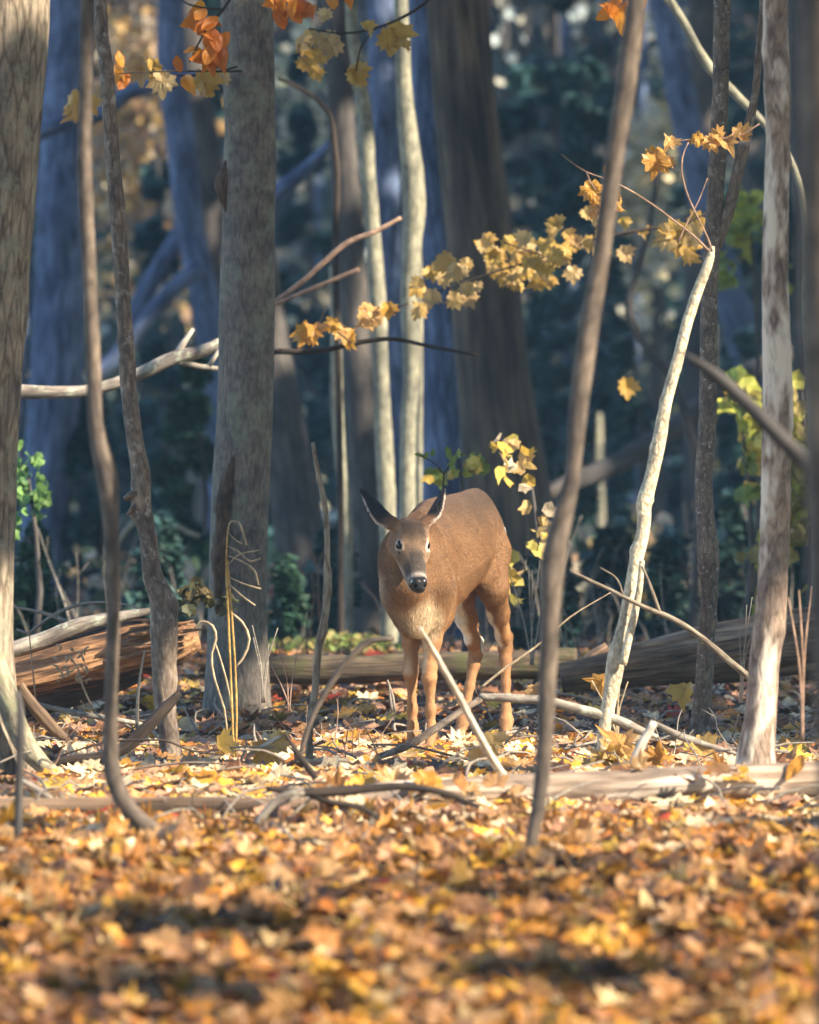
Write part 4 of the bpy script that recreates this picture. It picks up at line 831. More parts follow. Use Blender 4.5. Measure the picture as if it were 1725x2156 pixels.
# coat: short hairs laid along the body
def make_coat(n=330000):
    v = V; q = Q; e1 = v[q[:, 2]]-v[q[:, 0]]; e2 = v[q[:, 3]]-v[q[:, 1]]; nn = np.cross(e1, e2); ar = np.linalg.norm(nn, axis=1)
    fc = v[q].mean(1); fn = nn/(ar[:, None]+1e-12)
    w = ar*np.where((bare[q[:, 0]] > .3) | (eyearea[q[:, 0]] > .8), 0, 1)*np.where(fn[:, 1] > .75, .3, 1)*np.where(head_[q[:, 0]] > 0, 2.5, 1)
    ind = RNG.choice(len(q), n, p=w/w.sum()); a = RNG.random((n, 2))
    p = v[q[ind, 0]]*((1-a[:, :1])*(1-a[:, 1:]))+v[q[ind, 1]]*(a[:, :1]*(1-a[:, 1:]))+v[q[ind, 2]]*(a[:, :1]*a[:, 1:])+v[q[ind, 3]]*((1-a[:, :1])*a[:, 1:])
    nr = fn[ind]; vi = q[ind, 0]; z = p[:, 2]
    flow = np.tile(b2v((0, .75, -.65)), (n, 1)); lg = z < .45; flow[lg] = (0, .15, -1)
    hd = head_[vi] > 0; flow[hd] = -f_+.0
    chest = (by_[vi] < -.02) & ~hd & (z > .42); flow[chest] = np.array([.1, -.15, -1.])
    flow = flow-nr*(flow*nr).sum(1)[:, None]; flow = nrm(flow)
    jit = RNG.normal(0, .13, (n, 3))
    ear = eyearea[vi] > .3; L = np.where(hd, .0045, np.where(lg, .0040, .0085)); L = np.where(ear, .003, L); tail = (by_[vi] > .73) & (z > .55); L = np.where(tail, .020, L); L = np.where(chest & (z < .62), .014, L)
    botc = (z < .56) & (by_[vi] > .1) & (by_[vi] < .75) & (np.abs(nr[:, 2]) > .5) & (z > .44); L = np.where(botc, .018, L)
    L = L*RNG.uniform(.6, 1.25, n)
    lift = np.where(chest, .22, .16)[:, None]
    d1 = nrm(flow+nr*lift*1.5+jit); d2 = nrm(flow+nr*lift*.4+jit*1.2)
    pts = np.stack([p-nr*.001, p+d1*L[:, None]*.5, p+d1*L[:, None]*.5+d2*L[:, None]*.5], 1)
    c = C[vi]*RNG.uniform(.5, 1.5, (n, 1))*(1+.18*vnoise(p[:, 0]*1.0+p[:, 2]*.4, p[:, 1]*.5+p[:, 2]*1.2, 55, 7))[:, None]; 
    hc_ = bpy.data.hair_curves.new('coat'); hc_.add_curves([3]*n)
    hc_.attributes['position'].data.foreach_set('vector', pts.astype(np.float32).ravel())
    r = np.tile(np.array([.00034, .00028, .00006]), (n, 1))
    ra = hc_.attributes.get('radius') or hc_.attributes.new('radius', 'FLOAT', 'POINT'); ra.data.foreach_set('value', r.astype(np.float32).ravel())
    ca = hc_.attributes.new('col', 'FLOAT_COLOR', 'POINT'); tipf = np.array([.75, 1.0, 1.25])
    cc = np.ones((n, 3, 4), np.float32); cc[..., :3] = np.clip(c[:, None]*tipf[None, :, None], 0, 1); ca.data.foreach_set('color', cc.ravel())
    o = bpy.data.objects.new('coat', hc_); COL.objects.link(o); o.parent = deer
    m, t, b, ou = nodes('coat_hair'); a_ = N(t, 'ShaderNodeAttribute', attribute_name='col'); t.links.new(a_.outputs['Color'], b.inputs['Base Color']); b.inputs['Roughness'].default_value = .5
    b.inputs['Specular IOR Level'].default_value = .3
    hc_.materials.append(m); return o
make_coat()
# ------------------------------------------------------------------ where the sun gets through the canopy
LIT = []      # (point a, point b, radius)
def lit(x0, y0, D0, x1, y1, D1, r): LIT.append((at(x0, y0, D0), at(x1, y1, D1), r))
lit(890, 1250, 19.7, 1030, 1120, 20.4, .32); lit(880, 1450, 20, 1040, 1480, 20.5, .24); lit(868, 1120, 19.6, 885, 1230, 19.6, .13)
lit(280, 1650, 17.9, 700, 1650, 17.8, .25); lit(330, 1600, 19, 700, 1610, 18.8, .2)
for Dq, rq in ((16.5, .3), (17.3, .4), (18.1, .4), (18.9, .38)): lit(640, 900+1.09*F/Dq, Dq, 1660, 900+1.09*F/Dq, Dq, rq)
lit(1270, 1560, 18.6, 1497, 520, 18.6, .14); lit(1610, 1650, 17.6, 1628, 1150, 17.6, .16); lit(1634, 700, 17.6, 1634, 200, 17.6, .10)
lit(0, 1620, 18, -20, 1150, 18, .20); lit(0, 300, 18, 20, 0, 18, .12)
lit(852, 180, 27, 872, 520, 27, .12); lit(862, 850, 27, 860, 1050, 27, .1); lit(770, 350, 28, 790, 560, 28, .1); lit(802, 760, 28, 815, 1060, 28, .14); lit(705, 780, 28.8, 735, 1100, 28.8, .15); lit(720, 500, 32.5, 730, 650, 32.5, .2)
lit(100, 1380, 20.8, 420, 1340, 20.8, .16); lit(390, 745, 23, 470, 730, 23, .12); lit(490, 1100, 18.9, 500, 1600, 18.9, .14)
lit(1240, 1220, 18.5, 1575, 1425, 18.5, .08); lit(640, 1350, 27, 820, 1350, 27, .35)
lit(640, 100, 22, 850, 80, 22, .12); lit(430, 140, 22, 620, 20, 22, .12); lit(900, 600, 24, 1150, 560, 24, .10); lit(1230, 400, 18.8, 1560, 290, 18.8, .12); lit(1270, 30, 22, 1350, 30, 22, .1)
lit(190, 380, 15, 200, 900, 15, .06); lit(1255, 860, 50, 1258, 1010, 50, .35); lit(250, 1680, 16.5, 600, 1700, 16.5, .12)
lit(1420, 0, 24, 1560, 220, 24, .12); lit(1550, 900, 27, 1600, 740, 27, .2); lit(40, 980, 24, 80, 1100, 24, .2); lit(920, 980, 22.5, 1180, 1150, 22.5, .18)
lr = random.Random(11)
for k in range(60):
    D = lr.uniform(32, 85); x = lr.uniform(60, 1700); y = lr.uniform(60, 1250); LIT.append((at(x, y, D), at(x+lr.uniform(-20, 20), y+lr.uniform(-60, 60), D), lr.uniform(.08, .28)))
for (x, y, D, r) in ((290, 250, 55, .9), (300, 120, 55, .6), (1400, 330, 50, .7), (640, 230, 60, .9), (1330, 1150, 34, .5), (330, 420, 55, .6), (1550, 1000, 34, .5), (1400, 1230, 33, .5)):
    LIT.append((at(x, y, D), at(x, y+20, D), r))
for k in range(4):
    D = lr.uniform(9.5, 15.2); x = lr.uniform(-.085, .085)*D; p = np.array([x, D, float(gz(x, D))]); LIT.append((p, p+np.array([lr.uniform(-.3, .3), lr.uniform(-.3, .3), 0]), lr.uniform(.05, .16)))
def shades_lit(P, pad):
    """True where a leaf cluster at P would shade one of the sunlit places"""
    bad = np.zeros(len(P), bool)
    for a, b, r in LIT:
        ab = b-a; L = np.linalg.norm(ab)+1e-9; d = ab/L
        n = np.cross(d, SD); nn = np.linalg.norm(n)
        w = P-a; ds = w@SD; Q = w-ds[:, None]*SD                     # position across the sun's direction
        abp = ab-(ab@SD)*SD; t = np.clip((Q@abp)/(abp@abp+1e-9), 0, 1); dist = np.linalg.norm(Q-t[:, None]*abp, axis=1)
        bad |= (dist < r+pad) & (ds > 0)
    return bad
# ------------------------------------------------------------------ canopy: crowns of the trees in view and of the stand around the camera, shaped to cast the wanted shade
M_crown = leaf_mat('canopy_leaves', None, .25, .6)
ncan = 120000
cx = RNG.uniform(-16, 50, ncan); cy = RNG.uniform(-42, 105, ncan); cz = RNG.uniform(0, 1, ncan)
base = np.maximum(7.5, CAMZ+900/F*np.maximum(cy, 0)+1.2); cz = base+cz*6.5
P = np.stack([cx, cy, cz], -1)
hs = .25
Qg = P-SD*((P[:, 2:3]-.05)/SD[2])
ok = ~shades_lit(P, .2) & ~((Qg[:, 1] > 7) & (Qg[:, 1] < 16.4) & (np.abs(Qg[:, 0]) < 3.5) & (RNG.random(len(P)) > .07)); P = P[ok]
# leaf clusters added along the sun's rays to shade chosen places: (place a, place b, radius, clusters)
SHD = [(at(752, 1035, 19.7), at(772, 1055, 19.7), .01, 7),
       (at(470, 100, 21.9), at(465, 1350, 21.9), .08, 130), (at(30, 350, 18), at(-20, 1050, 18), .12, 70), (at(1634, 750, 17.6), at(1632, 1100, 17.6), .06, 40), (at(1640, 0, 17.6), at(1636, 650, 17.6), .05, 50),
       (at(1510, 0, 20.6), at(1485, 1500, 20.6), .06, 160), (at(130, 0, 38), at(90, 1300, 38), .5, 200),
       (at(980, 0, 31), at(1070, 1100, 31), .45, 260), (at(1160, 1035, 35), at(1650, 760, 34), .15, 140), (at(400, 100, 40), at(470, 1200, 40), .5, 160), (at(1415, 0, 44), at(1600, 900, 44), .5, 160), (at(240, 0, 19), at(330, 1250, 19), .05, 130)]
PS = []
for a, b, r, k in SHD:
    t = RNG.random((k, 1)); q = a+(b-a)*t+RNG.normal(0, r*.6, (k, 3)); L_ = (np.maximum(8.0, CAMZ+900/F*np.maximum(q[:, 1], 0)+1.5)-q[:, 2])/SD[2]+RNG.uniform(0, 7, k)
    PS.append(q+SD*L_[:, None])
P = np.vstack([P]+PS)
extra_pos = [(x+random.uniform(-2, 2), y+random.uniform(-2, 2)) for x in range(-12, 50, 9) for y in range(-38, 104, 11) if not (abs(x) < 7+.09*max(y, 0) and y > -6)]
anchors = []
for e, Pp, Rr in TREES:
    top = Pp[-1]
    if top[2] > 4.5: anchors.append((e, top))
for (x, y) in extra_pos:
    g = float(gz(x, y)); 
    h = max(7.5, CAMZ+900/F*max(y, 0)+1.2)+2
    q = np.array([[x, y, g+k*(h-g)/6] for k in range(7)])
    if shades_lit(q, .25).any(): x += 1.1; q[:, 0] += 1.1
    fg = [np.array([gx, gy, .05]) for gx in (-1.2, 0, 1.2) for gy in (11, 12.2, 13.4, 14.6, 15.8)]
    if shades_lit(q, .2).any(): continue
    hq_ = [((f-q[0])[:2]@np.array([SD[1], -SD[0]]))/math.hypot(SD[0], SD[1]) for f in fg]
    if min(abs(v_) for v_ in hq_) < .45 and x > 0 and abs(x) < 28: continue
    e = empty('tree', (x, y, g-.1)); tag(e, 'forest tree standing outside the view, its crown shading the floor', 'tree', 'forest trees standing outside the view')
    tube('trunk', [(x, y, g-.1), (x+.1, y, g+h*.5), (x, y+.1, h+1)], [.17, .13, .06], B_blue, e, sides=10, seg=.8)
    anchors.append((e, np.array([x, y, h])))
AX = np.array([a[1] for a in anchors])
d2 = ((P[:, None, :2]-AX[None, :, :2])**2).sum(-1); own = d2.argmin(1)
hexa = np.array([(0, -.5, 0), (.45, -.28, .05), (.5, .2, 0), (.12, .5, .06), (-.38, .36, 0), (-.5, -.1, .05)]); hexf = np.array([[0, 1, 2], [0, 2, 3], [0, 3, 4], [0, 4, 5]])
for k, (e, top) in enumerate(anchors):
    m = own == k
    if m.sum() < 5: continue
    p = P[m]; n = len(p)
    nr = nrm(SD*1.3+RNG.normal(0, .35, (n, 3)))
    col = np.array([.16, .11, .03])*RNG.uniform(.6, 1.5, (n, 1))*np.array([1, 1, 1])
    o = leaves_mesh('crown', p, nr, RNG.uniform(.28, .5, n), col, [(hexa, hexf)], M_crown, e, org=np.array(e.location))  # each mesh holds crown leaves together with the added shade clusters
# ------------------------------------------------------------------ evergreens and undergrowth behind
M_green = leaf_mat('hemlock_needles', None, .15, .5)
M_soft = leaf_mat('far_leaves', None, .4, .6)
kite = np.array([(0, -.5, 0), (.2, 0, .05), (0, .5, -.08), (-.2, 0, .05)]); kf = np.array([[0, 1, 2], [0, 2, 3]])
def hemlock(label, x, ytop, ybot, D, wpx, n, col, seed, trunk_w=14):
    r = np.random.default_rng(seed); top = at(x, ytop, D); g = float(gz(top[0], D)); 
    e = empty('hemlock', (top[0], D, g-.1)); tag(e, label, 'evergreen tree')
    h = top[2]-g
    tube('trunk', [(top[0], D, g-.1), (top[0]+.1, D, g+h*.5), tuple(top)], [trunk_w/F*D*.6, trunk_w/F*D*.4, .02], B_far, e, sides=8, seg=.5)
    z0 = at(x, ybot, D)[2]; wid = wpx/2/F*D
    nb = max(20, int((top[2]-z0)*9)); bz = z0+(top[2]-z0)*r.uniform(0, 1, nb)**1.1; ba = r.uniform(0, 6.28, nb); bl_ = wid*(1-.65*(bz-z0)/(top[2]-z0+.01))*r.uniform(.6, 1.1, nb)
    bi = r.integers(0, nb, n); t = r.uniform(.1, 1, n)**.7; side = r.normal(0, .09, n)*(1.3-t)
    x_ = top[0]+np.cos(ba[bi])*bl_[bi]*t-np.sin(ba[bi])*side*bl_[bi]*1.6; y_ = D+np.sin(ba[bi])*bl_[bi]*t+np.cos(ba[bi])*side*bl_[bi]*1.6
    z_ = bz[bi]-.28*bl_[bi]*t**2+r.normal(0, .04, n)
    nr = np.stack([r.normal(0, .5, n), r.normal(0, .5, n)-.2, np.ones(n)], -1)
    c = np.array(col)*r.uniform(.5, 1.6, (n, 1))
    leaves_mesh('crown', np.stack([x_, y_, z_], -1), nr, r.uniform(.10, .26, n)*D/50, c, [(kite*np.array([1.3, 1, 1]), kf)], M_green, e, org=np.array(e.location)); return e
G = (.024, .066, .070); G2 = (.030, .072, .045)
hemlock('dark hemlock filling the gap right of the massive trunk at top', 1150, -250, 560, 52, 330, 5200, G, 1, 30)
hemlock('dark hemlock behind the blurred near stem', 1260, 60, 1100, 58, 300, 5200, G, 2)
hemlock('tall hemlock behind the cream sapling', 1400, -100, 1150, 64, 260, 4200, G, 3)
hemlock('low hemlock between massive trunk and blurred near stem', 1160, 560, 1240, 47, 230, 3600, G, 4)
hemlock('dim hemlock right of the grey central trunk', 640, 120, 1150, 56, 200, 3800, G, 5)
hemlock('low hemlock left of the grey central trunk', 400, 760, 1320, 34, 230, 3400, G2, 6)
hemlock('low hemlock behind the left limb', 190, 840, 1330, 38, 240, 3400, G, 7)
hemlock('small hemlock at the left trunk foot', 60, 1130, 1330, 27, 200, 2000, G2, 8)
hemlock('small bright hemlock seedling behind the golden stalks', 600, 1200, 1360, 28, 120, 1000, G2, 9)
hemlock('tall hemlock between the left saplings', 230, -150, 1000, 66, 210, 3600, G, 10)
hemlock('tall dim hemlock behind the forked bluish tree', 430, -100, 1100, 70, 260, 3800, G, 12)
hemlock('tall hemlock behind the right trunks', 1580, -100, 1150, 58, 260, 4200, G, 13)
hemlock('dim hemlock low behind the right trunks', 1560, 700, 1300, 40, 240, 2600, G, 14)
hemlock('dim hemlock behind the pale slender trunks', 800, 300, 1200, 62, 240, 3600, G, 15)
hemlock('far hemlock at top centre behind the massive trunk', 950, -150, 1000, 74, 260, 3000, G, 16)
hemlock('small hemlock at the right edge behind the big rotten log', 1710, 900, 1300, 30, 160, 1600, G2, 17)
for k, (x, w, D, yt, yb, sd) in enumerate([(560, 200, 44, 500, 1250, 31), (90, 200, 46, 100, 1200, 32), (330, 220, 48, 300, 1250, 33), (1230, 240, 45, 150, 900, 34), (1480, 240, 50, 200, 1200, 35), (1090, 220, 42, 900, 1300, 36), (720, 240, 47, 700, 1280, 37), (1650, 220, 44, 200, 1150, 38), (860, 220, 49, 0, 900, 39), (1330, 220, 43, 700, 1250, 40)]):
    hemlock('shadowy hemlock %s' % ['right of the grey central trunk, mid height', 'behind the thick left trunk', 'between forked bluish tree and crooked sapling', 'high in the gap right of the massive trunk', 'behind the slim dark stem', 'low at the massive trunk foot', 'low behind the dead stick and pale trunks', 'at the right edge behind the peeling trunk', 'high behind the pale blotched trunk', 'low behind the leaning cream sapling'][k], x, yt, yb, D, w, 3200, G, sd)
for k, (x, w, D, yt, yb, sd) in enumerate([(330, 200, 29, 1120, 1345, 51), (700, 220, 31, 1140, 1350, 52), (1150, 180, 28, 1150, 1350, 53), (1290, 200, 32, 1120, 1345, 54), (1420, 200, 30, 1150, 1345, 55), (1560, 220, 33, 1060, 1340, 56), (1210, 200, 38, 980, 1330, 57), (860, 240, 36, 1000, 1330, 58)]):
    hemlock('low dark evergreen seedling %s' % ['behind the split log end', 'beyond the sunlit greenery', 'behind the deer rump', 'left of the leaning cream sapling foot', 'right of the leaning cream sapling foot', 'behind the big rotten log', 'in the gap right of the deer', 'behind the deer head'][k], x, yt, yb, D, w, 1500, (.022, .055, .050), sd, 6)
for k, (x, D) in enumerate([(-420, 50), (-900, 62), (-250, 70), (2150, 52), (2600, 64), (2000, 72)]):
    e_ = hemlock('tall hemlock standing outside the view', x, -200, 1250, D, 420, 3000, G, 70+k); e_['group'] = 'tall hemlocks standing outside the view'
def leafcloud(name, label, cat, x, y, D, wx, hy, n, cols, size, seed, stem=True, mat=None):
    r = np.random.default_rng(seed); c = at(x, y, D); g = float(gz(c[0], D)); e = empty(name, (c[0], D, g-.05)); tag(e, label, cat)
    sc = D/F; k = max(3, n//14); cc = r.normal(0, .38, (k, 3)); bi = r.integers(0, k, n)
    q = cc[bi]*np.array([wx, 0, hy])*sc+r.normal(0, .13, (n, 3))*np.array([wx, 0, hy])*sc; q[:, 1] += r.normal(0, .35*wx*sc, n)
    p = c+q
    if stem:
        tube('stem', [(c[0], D, g-.05), (c[0]+.05, D, (g+c[2])/2), tuple(c+np.array([0, 0, hy*.3*sc]))], [.02, .014, .006], B_far, e, sides=8, seg=.2)
    col = np.array(cols)[r.integers(0, len(cols), n)]*r.uniform(.7, 1.3, (n, 1))
    leaves_mesh('foliage', p, r.normal(0, 1, (n, 3))*np.array([1, 1, .8])+[0, -.6, .3], r.uniform(.7, 1.3, n)*size, col, sp, mat or M_soft, e, org=np.array(e.location))
Y1 = [(.55, .40, .16), (.45, .30, .12), (.50, .42, .30)]; Y2 = [(.50, .34, .06), (.40, .34, .08)]; YG = [(.30, .32, .05), (.16, .22, .05)]; TN = [(.42, .28, .18), (.40, .34, .26)]
leafcloud('understorey_tree', 'far pale yellow leafed tree between the left saplings and grey trunk', 'tree', 285, 260, 54, 170, 420, 900, Y1+TN, .14, 1)
leafcloud('understorey_tree', 'far tan leafed tree at upper left between the saplings', 'tree', 285, 60, 56, 150, 200, 300, TN, .13, 2)
leafcloud('understorey_tree', 'far pale leafed tree right of grey central trunk', 'tree', 640, 250, 58, 110, 330, 260, [(.55, .55, .48), (.45, .5, .35)], .13, 3)
leafcloud('understorey_tree', 'far cream leafed tree beside the blue leaning trunk', 'tree', 1390, 300, 52, 130, 420, 420, [(.55, .50, .32), (.5, .5, .42)], .14, 4)
leafcloud('shrub', 'yellow green shrub behind the peeling trunk', 'shrub', 1580, 480, 30, 90, 200, 90, YG, .10, 5)
leafcloud('shrub', 'bright yellow green shrub low behind the slim dark stem', 'shrub', 1560, 900, 26, 110, 130, 60, YG+Y2, .10, 6)
leafcloud('shrub', 'olive shrub at the right edge', 'shrub', 1690, 950, 26, 110, 420, 200, [(.30, .30, .06), (.22, .18, .06)], .09, 7)
leafcloud('shrub', 'bright green leafy sprig behind the left trunk', 'shrub', 60, 1040, 24, 56, 130, 100, [(.13, .25, .07), (.09, .19, .07)], .05, 8)
leafcloud('shrub', 'yellow leafed shrub behind the rump of the deer', 'shrub', 1120, 1090, 22.6, 130, 230, 60, Y2+Y1, .065, 9)
leafcloud('shrub', 'green and yellow leafed shrub above the back of the deer', 'shrub', 965, 985, 23.2, 110, 60, 36, YG+Y2, .06, 10)
leafcloud('shrub', 'sunlit low greenery beyond the mossy log', 'shrub', 720, 1355, 27, 190, 26, 260, [(.14, .19, .05), (.26, .22, .08)], .045, 11)
leafcloud('shrub', 'dim mixed undergrowth in the right background', 'shrub', 1380, 1200, 36, 500, 160, 420, TN+Y1+[(.10, .12, .06)], .10, 12, False)
leafcloud('shrub', 'dim russet undergrowth in the background left of the deer', 'shrub', 680, 1250, 34, 300, 130, 260, [(.36, .16, .12), (.30, .20, .14), (.05, .08, .04), (.40, .34, .26)], .10, 13, False)
leafcloud('shrub', 'dim mixed undergrowth in the left background', 'shrub', 260, 1250, 33, 360, 120, 260, [(.05, .08, .04), (.25, .18, .10), (.40, .34, .26)], .10, 14, False)
leafcloud('shrub', 'dark evergreen tuft hanging before the central trunk foot', 'shrub', 425, 1262, 20.8, 60, 60, 70, [(.05, .055, .025), (.10, .075, .03)], .05, 15, False)
leafcloud('understorey_tree', 'far tree of scattered leaves coloured like highlights high behind the massive trunk', 'tree', 1190, 250, 60, 260, 520, 70, [(.42, .50, .52), (.5, .5, .42)], .13, 41)  # this and the next four: pale leaf colours imitate bright background highlights
leafcloud('understorey_tree', 'far tree of scattered leaves coloured like highlights low behind the grey central trunk', 'tree', 560, 850, 56, 300, 460, 90, [(.42, .50, .52), (.5, .5, .36)], .12, 42)
leafcloud('understorey_tree', 'far tree of scattered leaves coloured like highlights behind the slim dark stem', 'tree', 1440, 600, 58, 320, 800, 150, [(.42, .50, .52), (.5, .46, .30), (.5, .4, .12)], .12, 43)
leafcloud('understorey_tree', 'far tree of scattered leaves coloured like highlights behind the pale slender trunks', 'tree', 790, 420, 57, 260, 700, 110, [(.42, .50, .52), (.5, .46, .30)], .12, 44)
leafcloud('understorey_tree', 'far tree of scattered leaves coloured like highlights behind the thick left trunk', 'tree', 130, 500, 60, 200, 800, 110, [(.42, .52, .55), (.5, .46, .30)], .12, 45)
# far hillside scrub, read as one mass
n = 34000; D = RNG.uniform(62, 125, n); x = RNG.uniform(-.24, .24, n)*D; z = gz(x, D)+RNG.uniform(0, 1, n)**2*2.6
tag(leaves_mesh('hillside_scrub', np.stack([x, D, z], -1), RNG.normal(0, 1, (n, 3))+[0, -.8, .5], RNG.uniform(.25, .7, n), np.array([(.035, .06, .045), (.06, .08, .06), (.14, .13, .10), (.03, .045, .03)])[RNG.integers(0, 4, n)], sp, M_soft), 'dense dark scrub covering the far hillside', kind='stuff')
# ------------------------------------------------------------------ leafy twigs hanging in the view, every leaf by itself
def spray_mat(name, stops, trans=.5): return leaf_mat(name, stops, trans, .45)
MO = spray_mat('beech_leaf_orange', [(0, (.55, .19, .015)), (.5, (.42, .12, .012)), (1, (.62, .27, .03))])
MY = spray_mat('maple_leaf_yellow', [(0, (.44, .31, .08)), (.4, (.42, .26, .06)), (.75, (.46, .35, .17)), (1, (.34, .21, .09))])
MB = spray_mat('maple_leaf_gold_brown', [(0, (.52, .30, .05)), (.5, (.42, .22, .05)), (1, (.58, .36, .14))])
def mk(kind, mat, k, curl=.8):
    out = []
    for i in range(k):
        v, f = leaf_shape(kind, 200+i, curl); o = new_mesh('leaf', v, f, mat, None, False); out.append(o.data); bpy.data.objects.remove(o)
    return out
LO, LY, LB = mk(BEECH, MO, 4, .5), mk(MAPLE, MY, 5), mk(MAPLE, MB, 5, 1.1)
def spray(label, twigs, D, leaves, meshes, size, seed, mat=B_dkdead, jit=6, droop=True, depth=.06, nm='leafy_branch'):
    r = random.Random(seed); e = empty(nm, tuple(at(*twigs[0][0][:2], D))); tag(e, label, 'leafy branch')
    for t in twigs: limb('twig', e, t, D, mat, sides=6, seg=.04)
    for (x, y, *s) in leaves:
        sc = s[0] if s else 1; d = D+r.uniform(-depth, depth)
        put_leaf(at(x+r.uniform(-jit, jit), y+r.uniform(-jit, jit), d), (r.gauss(0, .45), -1, r.gauss(.25, .4)), r.uniform(0, 6.28) if not droop else 3.14+r.gauss(0, .7), size*sc*r.uniform(.8, 1.2), r.choice(meshes), e)
    return e
def along(pts, n, r, s): 
    rr = random.Random(s); out = []
    for k in range(n):
        t = rr.uniform(0, len(pts)-1.001); i = int(t); f = t-i
        out.append((pts[i][0]*(1-f)+pts[i+1][0]*f+rr.uniform(-r, r), pts[i][1]*(1-f)+pts[i+1][1]*f+rr.uniform(-r, r)))
    return out
spray('orange beech leaves hanging left of the grey central trunk at top', [[(520, -60, 8), (470, 20, 7), (430, 70, 5), (400, 130, 4)], [(470, 20, 5), (400, 10, 4), (380, 0, 3)]], 21.2,
      along([(395, 20), (440, 70), (450, 110), (410, 140)], 26, 20, 1)+[(396, 180, 1.1), (375, 140), (462, 120, 1.2), (455, 90)], LO, .085, 1)
spray('orange and yellow leaves on a twig between sapling and grey trunk', [[(510, 150, 6), (440, 150, 5), (360, 150, 4), (250, 155, 3)]], 21.6, [(248, 130), (250, 165, 1.2), (262, 175)], LO, .08, 2)
spray('pale yellow maple leaves hanging under the orange beech leaves', [[(500, 140, 5), (440, 155, 4), (340, 160, 3)]], 21.8, [(300, 150, 1.2), (325, 140), (345, 170, 1.1), (440, 170, 1.2), (430, 185), (462, 160, .9), (280, 140)], LY, .085, 3)
spray('orange leaves right of the grey central trunk at the very top', [[(560, -60, 6), (610, -10, 5), (640, 10, 4)]], 21.4, along([(580, 0), (610, 20), (640, 10)], 14, 16, 4)+[(590, 35, 1.1), (740, 0), (700, 5)], LO, .08, 4)
spray('big pale yellow maple leaves hanging above the pale slender trunks', [[(960, -50, 8), (860, 30, 7), (790, 60, 6), (720, 70, 5), (650, 60, 4)], [(790, 60, 4), (760, 100, 4), (750, 150, 3)]], 22.5,
      [(830, 70, 1.6), (815, 90, 1.3), (845, 95, 1.1), (660, 85, 1.2), (690, 80, 1.1), (645, 105, 1.1), (668, 115, 1.2), (650, 130), (700, 100), (748, 150, 1.3), (665, 150, .9), (690, 35, .7), (780, 60, .7), (755, 155, 1.0), (630, 95, .9)], LY, .082, 5)
spray('long drooping band of yellow brown maple leaves behind the blurred near stem', [[(1490, 470, 9), (1380, 480, 8), (1250, 505, 7), (1150, 540, 6), (1050, 570, 5), (960, 600, 4), (900, 620, 3)], [(1150, 540, 4), (1090, 520, 4), (1060, 510, 3)]], 24.0,
      along([(895, 615), (950, 590), (1000, 565), (1060, 545), (1120, 560), (1180, 530), (1240, 505), (1330, 470)], 78, 48, 6)+[(945, 550, 1.2), (1160, 590), (1075, 520, 1.1), (1200, 490), (1110, 500)], LY, .072, 6, depth=.45)
spray('curled golden maple leaves on twigs beside the slim dark stem', [[(1600, 260, 4), (1560, 285, 3), (1500, 292, 3), (1440, 295, 3), (1400, 305, 3)]], 18.9,
      [(1385, 330, 1.2), (1378, 345, 1.2), (1400, 345), (1410, 300, .8), (1470, 298, .8), (1515, 295, 1.1), (1530, 300), (1558, 285, .9), (1500, 300, .8)], LB, .075, 7, B_twig, 3)
spray('two curled tan maple leaves hanging at the tip of a broken twig', [[(1245, 385, 3), (1255, 400, 3), (1262, 415, 2)]], 18.9, [(1245, 405, 1.2), (1258, 420, 1.2), (1250, 445, 1.0), (1276, 360, .45), (1300, 430, .8)], LB, .08, 8, B_twig, 2)
spray('golden maple leaves between blurred near stem and slim dark stem', [[(1500, 440, 5), (1450, 470, 4), (1400, 500, 3)]], 23.0, [(1420, 490, 1.3), (1440, 510, 1.2), (1460, 500, 1.2), (1470, 480), (1405, 510), (1455, 535)], LY, .10, 9)
spray('three bright orange leaves hanging at top right', [[(1400, -70, 5), (1330, -20, 4), (1300, 10, 3)]], 22.0, [(1282, 20, 1.2), (1320, 30, 1.3), (1300, 0), (1345, 5, .9), (1275, 30)], LO, .105, 10)
spray('two tan leaves hanging from the blurred left stem', [[(182, 160, 4), (165, 190, 3)]], 16.6, [(158, 222, 1.2), (190, 222, .9), (162, 240, .9)], LY, .085, 11)
spray('pinkish tan leaves on a dark limb right of the grey central trunk', [[(740, 722, 4), (690, 690, 4), (640, 720, 3)]], 23.3, [(640, 705, 1.1), (668, 695, 1.1), (695, 690), (722, 700, 1.1), (735, 712)], LB, .09, 12)
spray('gold leaves low before the pale slender trunks', [[(860, 640, 4), (820, 650, 4), (770, 665, 3)]], 23.4, [(815, 650, 1.0), (775, 665, 1.1), (790, 655), (765, 680)], LB, .085, 13)
spray('small yellow leaves hanging over the leaning log', [[(1330, 780, 3), (1315, 800, 2)]], 26, [(1316, 815, 1.1)], LY, .09, 14)
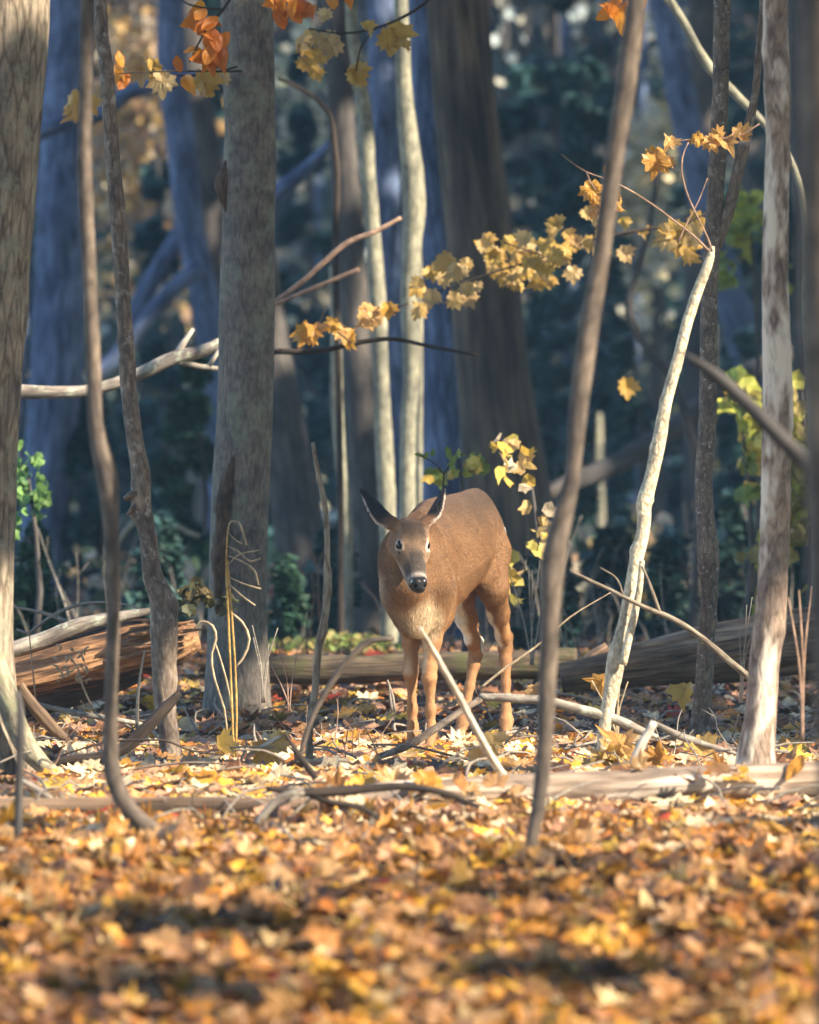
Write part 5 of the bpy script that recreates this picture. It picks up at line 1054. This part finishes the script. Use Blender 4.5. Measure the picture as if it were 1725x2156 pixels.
wg = spray('thin green leafed seedling rising above the back of the deer', [[(935, 1045, 5), (935, 1000, 4), (950, 975, 3), (975, 955, 3)], [(935, 1000, 3), (915, 975, 3), (885, 960, 2)]], 21.3, [(890, 955, .7), (900, 962, .7), (915, 955, .6), (945, 950, .8), (962, 948, .8), (975, 955, .6), (955, 965, .7)],
      mk(BEECH, spray_mat('seedling_leaf_green', [(0, (.10, .16, .03)), (1, (.20, .24, .05))]), 3, .5), .06, 15)
for k in range(26):
    D = random.uniform(16.25, 16.6); px = random.uniform(640, 1725)
    put_leaf(at(px, 1690-(px-640)*.036+random.uniform(-46, -10), D-.02), (random.gauss(0, .35), random.gauss(-.5, .3), 1), random.uniform(0, 6.28), random.uniform(.06, .10), random.choice(leaf_me), floor)
# standing and curled leaves in the sun around the right sapling's foot
for k, (x, y, s) in enumerate([(1300, 1560, 1.5), (1320, 1585, 1.4), (1290, 1600, 1.2), (1345, 1600, 1.2), (1265, 1600, 1.0), (1330, 1625, 1.0), (1390, 1600, 1.1), (1240, 1610, .9), (1480, 1580, 1.1), (1010, 1590, 1.0), (1040, 1560, 1.0), (1130, 1450, 1.0), (1270, 1440, 1.1), (1440, 1460, 1.2), (1080, 1620, 1.1), (560, 1580, 1.2), (585, 1560, 1.0), (470, 1570, 1.1)]):
    D = 18.3 if y > 1500 else 20.5
    o = put_leaf(at(x, y, D), (random.gauss(0, .5), -1, random.gauss(.5, .3)), random.uniform(0, 6.28), .085*s, random.choice(LY if k % 3 else LB), floor)

# ------------------------------------------------------------------ thin morning haze between the trunks
hv = np.array([(x, y, z) for z in (-3.5, 27.5) for y in (-62, 172) for x in (-75, 75)], float)
hq = np.array([[0, 2, 3, 1], [4, 5, 7, 6], [0, 1, 5, 4], [2, 6, 7, 3], [0, 4, 6, 2], [1, 3, 7, 5]])
hm = bpy.data.materials.new('haze_air'); hm.use_nodes = True; ht2 = hm.node_tree; ht2.nodes.clear()
ho = ht2.nodes.new('ShaderNodeOutputMaterial'); pv = ht2.nodes.new('ShaderNodeVolumePrincipled')
pv.inputs['Color'].default_value = (.42, .70, 1.0, 1); pv.inputs['Density'].default_value = .0008
ht2.links.new(pv.outputs[0], ho.inputs['Volume'])
tag(new_mesh('haze', hv, hq, hm, None, False), 'thin bluish haze between the far trunks', kind='stuff')
